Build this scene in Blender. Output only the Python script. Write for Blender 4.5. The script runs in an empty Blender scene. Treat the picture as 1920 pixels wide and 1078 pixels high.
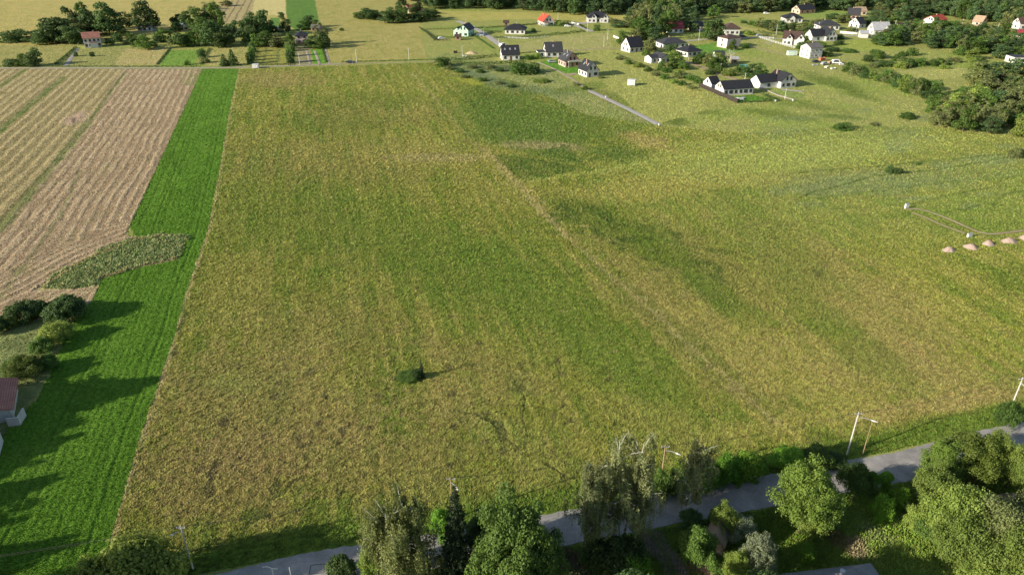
import bpy, math, random
import numpy as np
from mathutils import Vector, Matrix

# ------------------------------------------------------------------ camera, sky, sun
F = 1350.0; H = 75.0; PITCH = math.radians(28.0)
CP, SP = math.cos(PITCH), math.sin(PITCH)
scene = bpy.context.scene
cam_d = bpy.data.cameras.new("camera"); cam = bpy.data.objects.new("camera", cam_d)
scene.collection.objects.link(cam); scene.camera = cam
cam.location = (0, 0, H); cam.rotation_euler = (math.radians(90) - PITCH, 0, 0)
cam_d.sensor_width = 36; cam_d.lens = F / 1920 * 36; cam_d.clip_start = 1; cam_d.clip_end = 20000
SUN_EL, SUN_AZ = math.radians(21), math.radians(25)      # light heads towards +x, a little +y
sdir = Vector((-math.cos(SUN_AZ) * math.cos(SUN_EL), -math.sin(SUN_AZ) * math.cos(SUN_EL), math.sin(SUN_EL)))
world = bpy.data.worlds.new("World"); scene.world = world; world.use_nodes = True
wn = world.node_tree
sky = wn.nodes.new('ShaderNodeTexSky'); sky.sky_type = 'NISHITA'; sky.sun_disc = False
sky.sun_elevation = SUN_EL; sky.sun_rotation = math.atan2(sdir.x, sdir.y); sky.air_density = 1.0; sky.dust_density = 1.0
bg = wn.nodes['Background']; wn.links.new(sky.outputs[0], bg.inputs[0]); bg.inputs[1].default_value = 0.085
sd = bpy.data.lights.new("sun", 'SUN'); sd.energy = 4.5; sd.angle = math.radians(0.5); sd.color = (1.0, 0.905, 0.76)
so = bpy.data.objects.new("sun", sd); scene.collection.objects.link(so)
so.rotation_euler = sdir.to_track_quat('Z', 'Y').to_euler(); so.location = (-200, -50, 200)
scene.view_settings.view_transform = 'Standard'; scene.view_settings.look = 'None'
scene.view_settings.exposure = 0.86; scene.view_settings.gamma = 1.0
scene.render.engine = 'CYCLES'

# ------------------------------------------------------------------ helpers
col = scene.collection
rng = np.random.default_rng(7); random.seed(7)
def G(px, py, z=0.0):
    """where a sight line of the survey camera meets height z"""
    u = (px - 960) / F; v = (py - 539) / F
    t = (H - z) / (SP + v * CP)
    return (u * t, (CP - v * SP) * t)
def P(x, y, z=0.0):
    d = y * CP + (H - z) * SP
    return 960 + F * x / d, 539 + F * ((H - z) * CP - y * SP) / d
def ppm(px, py):
    x, y = G(px, py); return F / (y * CP + H * SP)
def top_h(px, py, ty):
    x, y = G(px, py); v = (ty - 539) / F
    return H - y * (SP + v * CP) / (CP - v * SP)
def tag(o, label=None, cat=None, group=None, kind=None):
    if label: o['label'] = label
    if cat: o['category'] = cat
    if group: o['group'] = group
    if kind: o['kind'] = kind
    return o
def link(name, data, parent=None, loc=(0, 0, 0), rz=0.0, scale=None):
    o = bpy.data.objects.new(name, data); col.objects.link(o)
    o.location = loc; o.rotation_euler = (0, 0, rz)
    if scale: o.scale = scale
    if parent: o.parent = parent
    return o
def empty(name, loc, rz=0.0, scale=None):
    o = link(name, None, None, loc, rz, scale); o.empty_display_size = 0.5; return o
def mesh_np(name, V, Fc, mats=(), fmat=None, smooth=False):
    V = np.asarray(V, np.float32).reshape(-1, 3); Fc = np.asarray(Fc, np.int32); n = Fc.shape[1]
    m = bpy.data.meshes.new(name)
    m.vertices.add(len(V)); m.vertices.foreach_set('co', V.ravel())
    m.loops.add(Fc.size); m.loops.foreach_set('vertex_index', Fc.ravel())
    m.polygons.add(len(Fc)); m.polygons.foreach_set('loop_start', np.arange(0, Fc.size, n, dtype=np.int32))
    try: m.polygons.foreach_set('loop_total', np.full(len(Fc), n, np.int32))
    except Exception: pass
    for t in mats: m.materials.append(t)
    if fmat is not None: m.polygons.foreach_set('material_index', np.asarray(fmat, np.int32))
    if smooth: m.polygons.foreach_set('use_smooth', np.ones(len(Fc), bool))
    m.update(calc_edges=True); return m

class MB:
    """collects shapes with n-gon faces into one mesh"""
    def __init__(s): s.v = []; s.f = []
    def add(s, vs, fs):
        b = len(s.v); s.v += [tuple(p) for p in vs]; s.f += [tuple(b + i for i in f) for f in fs]; return s
    def box(s, x0, x1, y0, y1, z0, z1):
        return s.add([(x0,y0,z0),(x1,y0,z0),(x1,y1,z0),(x0,y1,z0),(x0,y0,z1),(x1,y0,z1),(x1,y1,z1),(x0,y1,z1)],
                     [(3,2,1,0),(4,5,6,7),(0,1,5,4),(1,2,6,5),(2,3,7,6),(3,0,4,7)])
    def tube(s, pts, rad, n=7, cap=True):
        pts = [Vector(p) for p in pts]; k = len(pts); rad = rad if hasattr(rad, '__len__') else [rad] * k
        b = len(s.v)
        for i, p in enumerate(pts):
            d = (pts[min(i+1, k-1)] - pts[max(i-1, 0)]).normalized()
            a = d.cross(Vector((0.31, 0.95, 0.05))).normalized() if abs(d.y) < .9 else d.cross(Vector((1, 0, 0))).normalized()
            c = d.cross(a)
            for j in range(n):
                t = 2 * math.pi * j / n
                s.v.append(tuple(p + (a * math.cos(t) + c * math.sin(t)) * rad[i]))
        for i in range(k - 1):
            for j in range(n):
                s.f.append((b+i*n+j, b+i*n+(j+1) % n, b+(i+1)*n+(j+1) % n, b+(i+1)*n+j))
        if cap:
            s.f.append(tuple(b + j for j in range(n))[::-1]); s.f.append(tuple(b+(k-1)*n+j for j in range(n)))
        return s
    def mesh(s, name, *mats):
        m = bpy.data.meshes.new(name); m.from_pydata(s.v, [], s.f); m.update()
        for t in mats: m.materials.append(t)
        return m
    def build(s, name, mat, parent=None, loc=(0, 0, 0), rz=0.0, scale=None):
        return link(name, s.mesh(name, mat), parent, loc, rz, scale)

def pn(x, y, seed=0):
    """2-D gradient noise, about -1..1"""
    xi = np.floor(x); yi = np.floor(y); fx = x - xi; fy = y - yi
    xi = xi.astype(np.int64); yi = yi.astype(np.int64)
    u = fx*fx*fx*(fx*(fx*6-15)+10); v = fy*fy*fy*(fy*(fy*6-15)+10)
    def g(a, b, dx, dy):
        h = (a * 374761393 + b * 668265263 + seed * 974634777) & 0xffffffff
        h = ((h ^ (h >> 13)) * 1274126177) & 0xffffffff; h = (h ^ (h >> 16)) & 1023
        return GX[h] * dx + GY[h] * dy
    a = g(xi, yi, fx, fy); b = g(xi+1, yi, fx-1, fy); c = g(xi, yi+1, fx, fy-1); d = g(xi+1, yi+1, fx-1, fy-1)
    return ((a + (b-a)*u) * (1-v) + (c + (d-c)*u) * v) * 1.5
_t = np.arange(1024) * 2 * np.pi / 1024; GX, GY = np.cos(_t), np.sin(_t)
def fbm(x, y, seed=0, o=3):
    r = 0; a = 1; t = 0
    for i in range(o): r = r + a * pn(x * 2**i, y * 2**i, seed + i * 17); t += a; a *= .55
    return r / t
def sstep(a, b, x):
    t = np.clip((x - a) / (b - a), 0, 1); return t * t * (3 - 2 * t)
def inpoly(x, y, poly):
    m = np.zeros(x.shape, bool); n = len(poly)
    bx = [p[0] for p in poly]; by = [p[1] for p in poly]
    idx = np.nonzero((x > min(bx)) & (x < max(bx)) & (y > min(by)) & (y < max(by)))[0]
    if not len(idx): return m
    xs, ys = x[idx], y[idx]; r = np.zeros(xs.shape, bool)
    for i in range(n):
        x0, y0 = poly[i]; x1, y1 = poly[(i + 1) % n]
        if y0 == y1: continue
        c = ((y0 > ys) != (y1 > ys)) & (xs < (x1 - x0) * (ys - y0) / (y1 - y0) + x0); r ^= c
    m[idx] = r; return m
def pldist(x, y, pl):
    """distance to a polyline"""
    d = np.full(x.shape, 1e9)
    for (x0, y0), (x1, y1) in zip(pl[:-1], pl[1:]):
        dx, dy = x1-x0, y1-y0; L = dx*dx+dy*dy
        t = np.clip(((x-x0)*dx + (y-y0)*dy) / L, 0, 1)
        d = np.minimum(d, np.hypot(x-x0-t*dx, y-y0-t*dy))
    return d
W = lambda pts: [G(*p) for p in pts]

# ------------------------------------------------------------------ materials
def new_mat(name):
    m = bpy.data.materials.new(name); m.use_nodes = True; nt = m.node_tree; nt.nodes.clear()
    out = nt.nodes.new('ShaderNodeOutputMaterial'); b = nt.nodes.new('ShaderNodeBsdfPrincipled')
    nt.links.new(b.outputs[0], out.inputs[0]); return m, nt, b, out
def nd(nt, t, **k):
    n = nt.nodes.new(t)
    for a, v in k.items():
        if a.startswith('i_'):
            key = a[2:]; key = int(key) if key.isdigit() else key
            n.inputs[key].default_value = v
        else: setattr(n, a, v)
    return n
def ramp(nt, fac, stops, interp='LINEAR'):
    r = nt.nodes.new('ShaderNodeValToRGB'); r.color_ramp.interpolation = interp
    e = r.color_ramp.elements
    while len(e) < len(stops): e.new(0.5)
    for q, (p, c) in zip(e, stops): q.position = p; q.color = (*c, 1) if len(c) == 3 else c
    nt.links.new(fac, r.inputs[0]); return r
def noise(nt, scale, detail=3, rough=.55, vec=None, w=0):
    n = nt.nodes.new('ShaderNodeTexNoise'); n.inputs['Scale'].default_value = scale
    n.inputs['Detail'].default_value = detail; n.inputs['Roughness'].default_value = rough
    if vec is not None: nt.links.new(vec, n.inputs['Vector'])
    return n
def simple_mat(name, c, rough=.7, var=.18, scale=1.5, spec=.3, metal=0, bump=0.0, space='Object'):
    """plain surface with procedural mottling and weathering"""
    m, nt, b, out = new_mat(name)
    tc = nt.nodes.new('ShaderNodeTexCoord')
    n = noise(nt, scale, 5, .65, tc.outputs[space])
    lo = tuple(x * (1 - var) for x in c); hi = tuple(min(1, x * (1 + var)) for x in c)
    r = ramp(nt, n.outputs[0], [(.3, lo), (.7, hi)]); nt.links.new(r.outputs[0], b.inputs['Base Color'])
    b.inputs['Roughness'].default_value = rough; b.inputs['Specular IOR Level'].default_value = spec; b.inputs['Metallic'].default_value = metal
    if bump:
        bp = nd(nt, 'ShaderNodeBump', i_Strength=bump, i_Distance=.1); nt.links.new(n.outputs[0], bp.inputs['Height']); nt.links.new(bp.outputs[0], b.inputs['Normal'])
    return m

# ------------------------------------------------------------------ the ground sheet
def ground_mat(name, detail, bump, streak=1.0, sat=.06):
    """colour attribute (what grows there) broken up by blades, tufts and thatch"""
    m, nt, b, out = new_mat(name)
    at = nd(nt, 'ShaderNodeAttribute', attribute_name='tint')
    geo = nt.nodes.new('ShaderNodeNewGeometry')
    mp = nt.nodes.new('ShaderNodeMapping'); mp.inputs['Rotation'].default_value = (0, 0, math.radians(-38)); mp.inputs['Scale'].default_value = (1, streak, 1)
    nt.links.new(geo.outputs['Position'], mp.inputs[0])
    n1 = noise(nt, 1.8, 5, .75, mp.outputs[0]); n2 = noise(nt, .22, 4, .6, mp.outputs[0]); n3 = noise(nt, 4.5, 3, .75, mp.outputs[0])
    a1 = nd(nt, 'ShaderNodeMapRange', i_1=.3, i_2=.7, i_3=1 - detail, i_4=1 + detail); nt.links.new(n1.outputs[0], a1.inputs[0])
    a2 = nd(nt, 'ShaderNodeMapRange', i_1=.3, i_2=.7, i_3=.9, i_4=1.1); nt.links.new(n2.outputs[0], a2.inputs[0])
    a3 = nd(nt, 'ShaderNodeMapRange', i_1=.3, i_2=.7, i_3=1 - detail * .7, i_4=1 + detail * .7); nt.links.new(n3.outputs[0], a3.inputs[0])
    m1 = nd(nt, 'ShaderNodeMath', operation='MULTIPLY'); nt.links.new(a1.outputs[0], m1.inputs[0]); nt.links.new(a2.outputs[0], m1.inputs[1])
    m2 = nd(nt, 'ShaderNodeMath', operation='MULTIPLY'); nt.links.new(m1.outputs[0], m2.inputs[0]); nt.links.new(a3.outputs[0], m2.inputs[1])
    vm = nd(nt, 'ShaderNodeVectorMath', operation='SCALE'); nt.links.new(at.outputs['Color'], vm.inputs[0]); nt.links.new(m2.outputs[0], vm.inputs['Scale'])
    hs = nt.nodes.new('ShaderNodeHueSaturation'); nt.links.new(vm.outputs[0], hs.inputs['Color'])
    n4 = noise(nt, .9, 4, .7, geo.outputs['Position'])
    a4 = nd(nt, 'ShaderNodeMapRange', i_1=.3, i_2=.7, i_3=.5 - sat, i_4=.5 + sat); nt.links.new(n4.outputs[0], a4.inputs[0]); nt.links.new(a4.outputs[0], hs.inputs['Hue'])
    nt.links.new(hs.outputs[0], b.inputs['Base Color'])
    b.inputs['Roughness'].default_value = .9; b.inputs['Specular IOR Level'].default_value = .12
    bp = nd(nt, 'ShaderNodeBump', i_Strength=bump, i_Distance=.6); nt.links.new(n1.outputs[0], bp.inputs['Height'])
    bp2 = nd(nt, 'ShaderNodeBump', i_Strength=bump * .8, i_Distance=.2); nt.links.new(n3.outputs[0], bp2.inputs['Height']); nt.links.new(bp.outputs[0], bp2.inputs['Normal'])
    nt.links.new(bp2.outputs[0], b.inputs['Normal'])
    return m

# rows: fine near the field, coarse towards the horizon
ys = [22.0]
while ys[-1] < 780:
    Y = ys[-1]; foot = (Y*Y + H*H) / (H * F) * 1.875 * .85
    ys.append(Y + min(1.9, max(.14, foot)))
d = 3.0
while ys[-1] < 9000: ys.append(ys[-1] + d); d *= 1.25
d = 1.0; lo = [22.0]
while lo[-1] > -900: lo.append(lo[-1] - d); d *= 1.5
ys = np.array(lo[::-1][:-1] + ys)
us = np.linspace(-1.12, 1.12, 1180); e = [1.12]; d = .01
while e[-1] < 7: e.append(e[-1] + d); d *= 1.35
us = np.concatenate([-np.array(e[::-1][:-1]), us, np.array(e[1:])])
yc = np.clip(ys, 40, 800); hw = (yc * CP + H * SP) * 960 / F + 4
GXX = us[None, :] * hw[:, None]; GYY = np.repeat(ys[:, None], len(us), 1)
nR, nC = GXX.shape
X = GXX.ravel(); Y = GYY.ravel()
D_ = np.maximum(Y * CP + H * SP, 5); PX = 960 + F * X / D_; PY = 539 + F * (H * CP - Y * SP) / D_   # survey coordinates of every point
fade = sstep(760, 560, Y)                                  # relief only where the sheet is fine enough
wx = X + 1.2 * pn(X / 3, Y / 3, 91) + .5*pn(X, Y, 92); wy = Y + 1.2 * pn(X / 3, Y / 3, 93) + .5*pn(X, Y, 94)   # natural wobble of every edge
wx2 = X + .3 * fbm(X / 4, Y / 4, 95); wy2 = Y + .3 * fbm(X / 4, Y / 4, 96)
def reg(pts, soft=True): return inpoly(wx, wy, W(pts)) if soft else inpoly(wx2, wy2, W(pts))
c_ = lambda *a: np.array(a, float)
OLIVE, YEL, GRN, DGRN, BRN, STRAW, LIME = c_(.166,.183,.031), c_(.266,.243,.064), c_(.106,.160,.021), c_(.060,.097,.017), c_(.232,.184,.068), c_(.36,.30,.14), c_(.200,.222,.054)
tint = np.empty((len(X), 3)); hgt = np.zeros(len(X))
def lay(mask, c): 
    if mask.dtype == bool: mask = mask.astype(float)
    global tint
    tint += (c - tint) * mask[:, None]
def blob(cx, cy, rx, ry, rot, c, s, edge=.5, nz=.55, seed=0):
    """a patch of other grass; its rim is broken up by noise"""
    a = math.radians(rot); dx = PX - cx; dy = PY - cy
    u = (dx * math.cos(a) + dy * math.sin(a)) / rx; v = (-dx * math.sin(a) + dy * math.cos(a)) / ry
    near = (np.abs(u) < 2) & (np.abs(v) < 2); i = np.nonzero(near)[0]
    if not len(i): return
    r = np.hypot(u[i], v[i]) + nz * fbm(X[i] / 9, Y[i] / 9, 300 + seed + int(cx)) + .35 * pn(X[i] / 1.7, Y[i] / 1.7, 301 + seed)
    k = (1 - sstep(1 - edge, 1 + edge * .6, r)) * s
    tint[i] += (c - tint[i]) * k[:, None]
big = fbm(X / 45, Y / 45, 1, 3); mid = fbm(X / 11, Y / 11, 5, 3); sml = fbm(X / 2.6, Y / 2.6, 9, 3)
tint[:] = c_(.24,.25,.070)
lay(.6 * sstep(-.1, .6, big + .5 * mid), GRN * 1.5); lay(.45 * sstep(.0, .7, mid + .6 * sml), LIME)
# direction of the long parcels
p0, p1 = G(448, 130), G(516, -60); FD = np.array([p1[0]-p0[0], p1[1]-p0[1]]); FD /= np.hypot(*FD)
S_ = (X * FD[1] - Y * FD[0]); T_ = (X * FD[0] + Y * FD[1])       # across, along
strk = fbm(S_ / 3.5, T_ / 45, 21, 3); strk2 = fbm(S_ / 1.3, T_ / 22, 22, 2)

# ---- the big hay meadow
MEADOW = [(448,130),(830,117),(880,140),(960,150),(1110,175),(1240,237),(1400,250),(1620,235),(1760,240),(1920,262),(2300,300),(2600,760),(1925,795),(1700,838),(1500,880),(1200,940),(1000,968),(740,1014),(400,1070),(190,1110),(165,1200),(208,1010),(262,822),(330,622),(345,560),(390,430),(412,320),(428,225)]
mw = reg(MEADOW, False)
mc = np.empty_like(tint); mc[:] = OLIVE
def mlay(k, c): 
    global mc
    mc += (c - mc) * np.clip(k, 0, 1)[:, None]
mlay(.48 * sstep(-.3, .5, 1.2 * strk + .5 * mid), YEL); mlay(.65 * sstep(-.1, .5, .8 * mid + .4 * big - .9 * strk), GRN)
mlay(.6 * sstep(.1, .6, strk2 + .3 * sml), YEL * 1.12)
mlay(.3 * sstep(.1, .7, fbm(X/5, Y/5, 33)), BRN)
tint[mw] = mc[mw]
right = sstep(1000, 1500, PX) * sstep(520, 380, PY) * mw
lay(.45 * right, c_(.19,.225,.055))
for a in [ # cx cy rx ry rot colour strength
 (640,420,330,90,10,GRN,.45),(900,520,240,75,28,GRN,.5),(1060,600,210,60,38,GRN,.5),(640,300,240,50,0,BRN,.28),
 (520,150,80,18,0,BRN,.55),(700,215,150,28,0,BRN,.3),(820,290,160,25,0,YEL,.4),(620,230,110,25,0,GRN*.8,.45),(690,190,130,18,0,GRN*.8,.4),
 (500,770,240,120,0,BRN*1.1,.5),(400,900,170,80,0,BRN*1.05,.6),(640,860,280,70,0,BRN*1.05,.4),(600,620,180,60,0,BRN,.3),(420,560,70,70,0,YEL,.4),
 (900,680,170,30,20,BRN,.35),(1000,850,160,50,30,LIME,.35),(1250,760,230,50,42,GRN,.5),(900,920,160,40,0,LIME,.3),(440,720,45,26,0,LIME,.5),(840,750,110,45,0,BRN*1.1,.4),
 (990,230,150,62,28,DGRN*1.35,.75),(930,200,70,30,25,GRN*.7,.6),(1100,240,90,32,20,GRN*.8,.55),(1120,180,60,12,15,BRN,.5),(1215,265,60,14,15,BRN*1.2,.6),
 (1010,272,90,9,3,STRAW*.75,.6),(820,295,110,8,0,STRAW*.72,.45),(1160,290,60,16,4,DGRN*1.3,.75),
 (1075,395,80,26,28,GRN*.75,.5),(1180,440,150,34,28,GRN*.8,.4),(1120,395,40,12,20,DGRN,.7),(1280,500,200,38,36,GRN*.8,.55),(1380,520,170,30,38,BRN*.9,.35),
 (1300,620,260,60,40,BRN,.45),(1600,560,260,70,32,BRN*1.05,.45),(1500,700,250,60,25,YEL,.5),(1700,700,260,60,10,BRN*1.15,.4),(1450,450,180,45,38,GRN*.9,.4),(1600,640,190,36,38,GRN*.9,.4),
 (1370,300,220,36,-6,LIME*1.25,.55),(1550,290,200,24,-8,LIME*1.35,.5),(1720,270,140,16,-6,LIME*1.2,.4),(1560,330,260,14,-4,YEL,.4),(1230,350,200,26,-6,YEL*1.05,.5),
 (1650,340,180,18,0,c_(.17,.20,.075),.5),(1840,300,60,9,2,c_(.19,.225,.09),.5),(1560,355,90,12,0,c_(.17,.20,.08),.5),(1740,400,120,8,-3,GRN,.5),(1830,420,90,14,0,GRN*.85,.5),
 (1890,520,40,34,20,GRN*.75,.6),(1340,550,60,26,30,DGRN*1.3,.4),(1230,220,60,9,12,GRN*.6,.8),(1300,205,60,6,10,GRN*.55,.5),(1460,215,90,8,8,GRN*.7,.6),
 (1240,800,120,40,30,YEL,.4),(1500,790,180,24,-8,YEL*1.05,.5),(1750,760,160,20,-8,BRN*1.2,.5)]:
    blob(*a)
def patch(pts, c, s, seed=0):
    k = reg(pts).astype(float) * s * (.75 + .5 * np.clip(mid + .5 * sml, -.5, .5)); lay(k, c)
patch([(852,205),(900,185),(960,178),(1060,196),(1190,218),(1235,228),(1190,246),(1110,262),(985,268),(908,272),(880,243)], DGRN * 1.5, .5); patch([(880,215),(960,205),(1020,235),(1010,262),(908,268)], DGRN * 1.4, .4)
patch([(919,288),(960,292),(1000,297),(1095,313),(1060,326),(985,341),(950,318)], c_(.052,.10,.016), .8); patch([(1005,284),(1062,271),(1094,304),(1060,301)], c_(.06,.11,.018), .7)
patch([(1020,376),(1080,372),(1180,392),(1330,430),(1480,490),(1560,560),(1480,570),(1330,520),(1200,480),(1090,455)], GRN * .78, .25)
patch([(1100,500),(1160,505),(1320,640),(1470,780),(1440,790),(1300,680)], GRN * .8, .35); patch([(700,480),(980,455),(1090,500),(1180,590),(1330,740),(1180,760),(900,620)], GRN * .92, .3)
patch([(1240,330),(1320,292),(1450,268),(1620,246),(1700,262),(1690,285),(1500,325),(1400,350)], c_(.225,.255,.065), .45); patch([(1480,328),(1640,312),(1900,290),(1915,330),(1700,350),(1540,372)], c_(.15,.19,.065), .4)
patch([(1600,386),(1700,384),(1720,395),(1850,437),(1940,430),(1940,352),(1850,356)], c_(.14,.205,.035), .4); patch([(1400,250),(1620,235),(1760,240),(1700,256),(1450,266)], c_(.17,.21,.06), .4)
# small darker tussock patches in the east half
r2 = np.random.default_rng(3)
for i in range(46):
    cx = 1030 + 330 * r2.random(); cy = 372 + (cx - 1030) * .30 + 75 * r2.random() - 10
    blob(cx, cy, 6 + 12 * r2.random(), 2 + 4 * r2.random(), 10, DGRN * .9, .6, .5, .8, i)
for i in range(60):
    cx = 250 + 900 * r2.random(); cy = 640 + 300 * r2.random()
    blob(cx, cy, 3 + 8 * r2.random(), 2 + 6 * r2.random(), -20, c_(.06,.05,.03), .55, .5, .9, i)
for i in range(40):
    cx = 1450 + 460 * r2.random(); cy = 200 + 190 * r2.random()
    blob(cx, cy, 10 + 30 * r2.random(), 3 + 6 * r2.random(), 0, c_(.16,.195,.075), .45, .5, .9, i)
# mowing boundaries and flattened edges
def stripe(pts, w, c, s, nz=.5, seed=0, h=0):
    global hgt
    pl = W(pts); bx = [p[0] for p in pl]; by = [p[1] for p in pl]
    i = np.nonzero((X > min(bx)-w*3) & (X < max(bx)+w*3) & (Y > min(by)-w*3) & (Y < max(by)+w*3))[0]
    if not len(i): return
    dd = pldist(X[i] + .5*pn(X[i]/4, Y[i]/4, 50+seed), Y[i] + .5*pn(X[i]/4, Y[i]/4, 51+seed), pl)
    k = (1 - sstep(w*.45, w*1.1, dd * (1 + nz * pn(X[i] / 3, Y[i] / 3, 52 + seed)))) * np.clip(s * (1 + .5*pn(X[i]/6, Y[i]/6, 53+seed)), 0, 1)
    tint[i] += (c - tint[i]) * k[:, None]; hgt[i] += h * k
MID = [(770,135),(860,235),(985,370),(1115,490),(1250,605),(1350,700),(1450,790)]
stripe(MID, .85, c_(.30,.25,.11), .30, 1.3); stripe([(905,275),(960,330),(1010,385),(1060,440)], 1.2, c_(.35,.27,.13), .35, 1.1, seed=4)
stripe([(1115,490),(1250,605),(1450,790)], .5, c_(.27,.23,.09), .3, seed=1)
stripe([(448,130),(428,225),(412,320),(390,430),(345,560),(330,622),(262,822),(208,1010)], .85, STRAW * .9, .6, .5, 2)
stripe([(345,560),(346,600),(330,622)], .5, DGRN, .7, .3, 3)
stripe([(985,340),(1120,322),(1230,300),(1320,292),(1450,268),(1600,246)], 1.8, LIME * 1.45, .4, .6, 5)
stripe([(1500,368),(1640,330),(1760,318),(1920,290)], .5, DGRN, .7, .3, 6); stripe([(1540,372),(1720,348),(1920,330)], 1.2, DGRN*1.3, .35, .5, 7)
stripe([(1480,325),(1640,312),(1900,288)], .7, DGRN, .6, .3, 8); stripe([(1560,392),(1700,384),(1850,352),(1920,348)], .6, DGRN*1.2, .4, .3, 9)
stripe([(1860,385),(1880,365),(1915,358)], .8, DGRN, .5, .3, 10); stripe([(1775,398),(1840,385)], .6, DGRN, .6, .3, 10)
for pts in ([(905,685),(930,695)], [(960,705),(985,745),(980,785),(988,820),(985,840),(965,845)], [(850,770),(895,775),(925,790),(950,815),(975,845)], [(1030,870),(1063,895)], [(1520,525),(1550,500),(1570,465)]):
    stripe(pts, .30, c_(.06,.07,.025), .5, 1.4, 12, -.2)
stripe([(455,995),(490,955),(525,925)], .8, DGRN, .5, 1.2, 13, -.15); stripe([(395,925),(400,880),(408,870)], .7, c_(.08,.065,.035), .5, 1.3, 14, -.15)
for pts in ([(400,420),(560,400),(640,398)], [(640,400),(700,640)], [(500,470),(760,455)], [(760,478),(1000,462)], [(610,380),(620,480)], [(725,280),(740,330)]):
    stripe(pts, .5, DGRN*1.1, .35, .8, 15)
# verge beside the lane: mown, greener
ROADP = [(300,1140),(560,1072),(700,1050),(1040,993),(1250,953),(1450,918),(1600,890),(1714,870),(1845,833),(1925,817),(2200,765),(2600,700)]
rd = pldist(X, Y, W(ROADP)); near_road = rd < 9.5
lay((near_road & mw) * sstep(9.3, 6.2, rd + .8 * mid), GRN * .95)
# relief: wind-combed tussocks
ca, sa = math.cos(math.radians(38)), math.sin(math.radians(38))
Xr, Yr = X * ca + Y * sa, -X * sa + Y * ca
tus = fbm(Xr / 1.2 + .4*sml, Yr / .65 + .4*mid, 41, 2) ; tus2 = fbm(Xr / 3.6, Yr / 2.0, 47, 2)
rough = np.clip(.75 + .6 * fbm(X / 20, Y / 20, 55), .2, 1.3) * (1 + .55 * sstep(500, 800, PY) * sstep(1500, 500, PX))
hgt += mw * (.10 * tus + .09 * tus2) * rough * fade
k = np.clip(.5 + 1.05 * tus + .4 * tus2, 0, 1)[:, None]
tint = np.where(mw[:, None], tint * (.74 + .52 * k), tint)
hgt += (~mw) * (.10 * tus + .16 * tus2 + .1 * mid) * fade

regs = {}
# ---- stubble fields
STUB = [(-900,129),(380,130),(245,420),(236,440),(250,447),(160,485),(75,535),(60,545),(185,538),(172,565),(100,600),(-10,600),(-60,640),(-900,900)]
st = reg(STUB, False)
edge = W([(395,90),(380,130),(350,200),(310,290),(245,420),(170,560),(100,700)])
es = pldist(X[st], Y[st], edge) + np.where(X[st] < -150, .5, 1.0) * fbm(X[st]/30, Y[st]/30, 61, 2) + .3 * pn(X[st]/6, Y[st]/6, 62)
head = pldist(X[st], Y[st], W([(-400,680),(-40,590),(60,545),(160,485),(250,447)]))
hb = sstep(14, 9, head); row = es * (1 - hb) + (head * 1.05) * hb
secA = inpoly(X[st], Y[st], W([(235,125),(170,222),(0,432),(-400,900),(400,900),(400,125)]))
sp = np.where(secA, 2.9, 4.0); ph = row / sp * 2 * np.pi
ridge = .5 + .36 * np.cos(ph * 2.07 + 2 * pn(X[st]/7, Y[st]/7, 60)) * .5 + .40 * np.cos(ph + np.where(secA, .5, .2) * pn(X[st]/3, Y[st]/3, 63) + np.where(secA, .8, .1) * pn(X[st]/11, Y[st]/11, 69)); lump = .5 + .5 * fbm(X[st]/1.1, Y[st]/1.1, 64, 2)
amp = np.where(secA, 1.0, .95) * np.clip(.85 + np.where(secA, .7, .35) * fbm(X[st]/10, Y[st]/10, 65), .3, 1.15)
rr = np.clip(ridge * amp + .25 * (lump - .5), 0, 1)
c0 = np.where(secA[:, None], c_(.265,.195,.115), c_(.235,.195,.09)); c1 = np.where(secA[:, None], c_(.385,.30,.18), c_(.38,.31,.155))
sc = c0 + (c1 - c0) * sstep(.2, .85, rr)[:, None]
sc += (c_(.16,.17,.05) - sc) * (sstep(.15, .6, fbm(X[st]/9, Y[st]/9, 66)) * .45 * (1 - rr))[:, None]
sc *= (.85 + .3 * lump + .12 * fbm(X[st]/.6, Y[st]/.6, 67, 1))[:, None]
tint[st] = sc; hgt[st] = (rr * .15 * amp + .12 * lump) * fade[st]
for pts, w, s in (([(-200,390),(0,245),(60,195),(120,145)], 1.9, .8), ([(-200,620),(0,430),(90,325),(170,225)], 2.0, .6), ([(170,225),(235,135)], .9, .8), ([(-200,220),(0,162),(50,130)], 1.6, .8), ([(0,560),(90,440),(115,400),(150,320)], .9, .35)):
    stripe(pts, w, c_(.105,.145,.035), s, .5, 17, -.1)
blob(140, 222, 26, 10, -20, c_(.40,.29,.21), .8); blob(138, 226, 6, 4, -40, c_(.10,.07,.05), .8)
stripe([(75,545),(150,538),(185,540)], 1.2, c_(.40,.33,.17), .7, .3, 18); stripe([(50,565),(120,552),(180,548)], .9, c_(.40,.33,.17), .6, .3, 19)
stripe([(60,545),(160,485),(250,447)], 1.2, c_(.42,.32,.19), .7, .3, 20)
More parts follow.
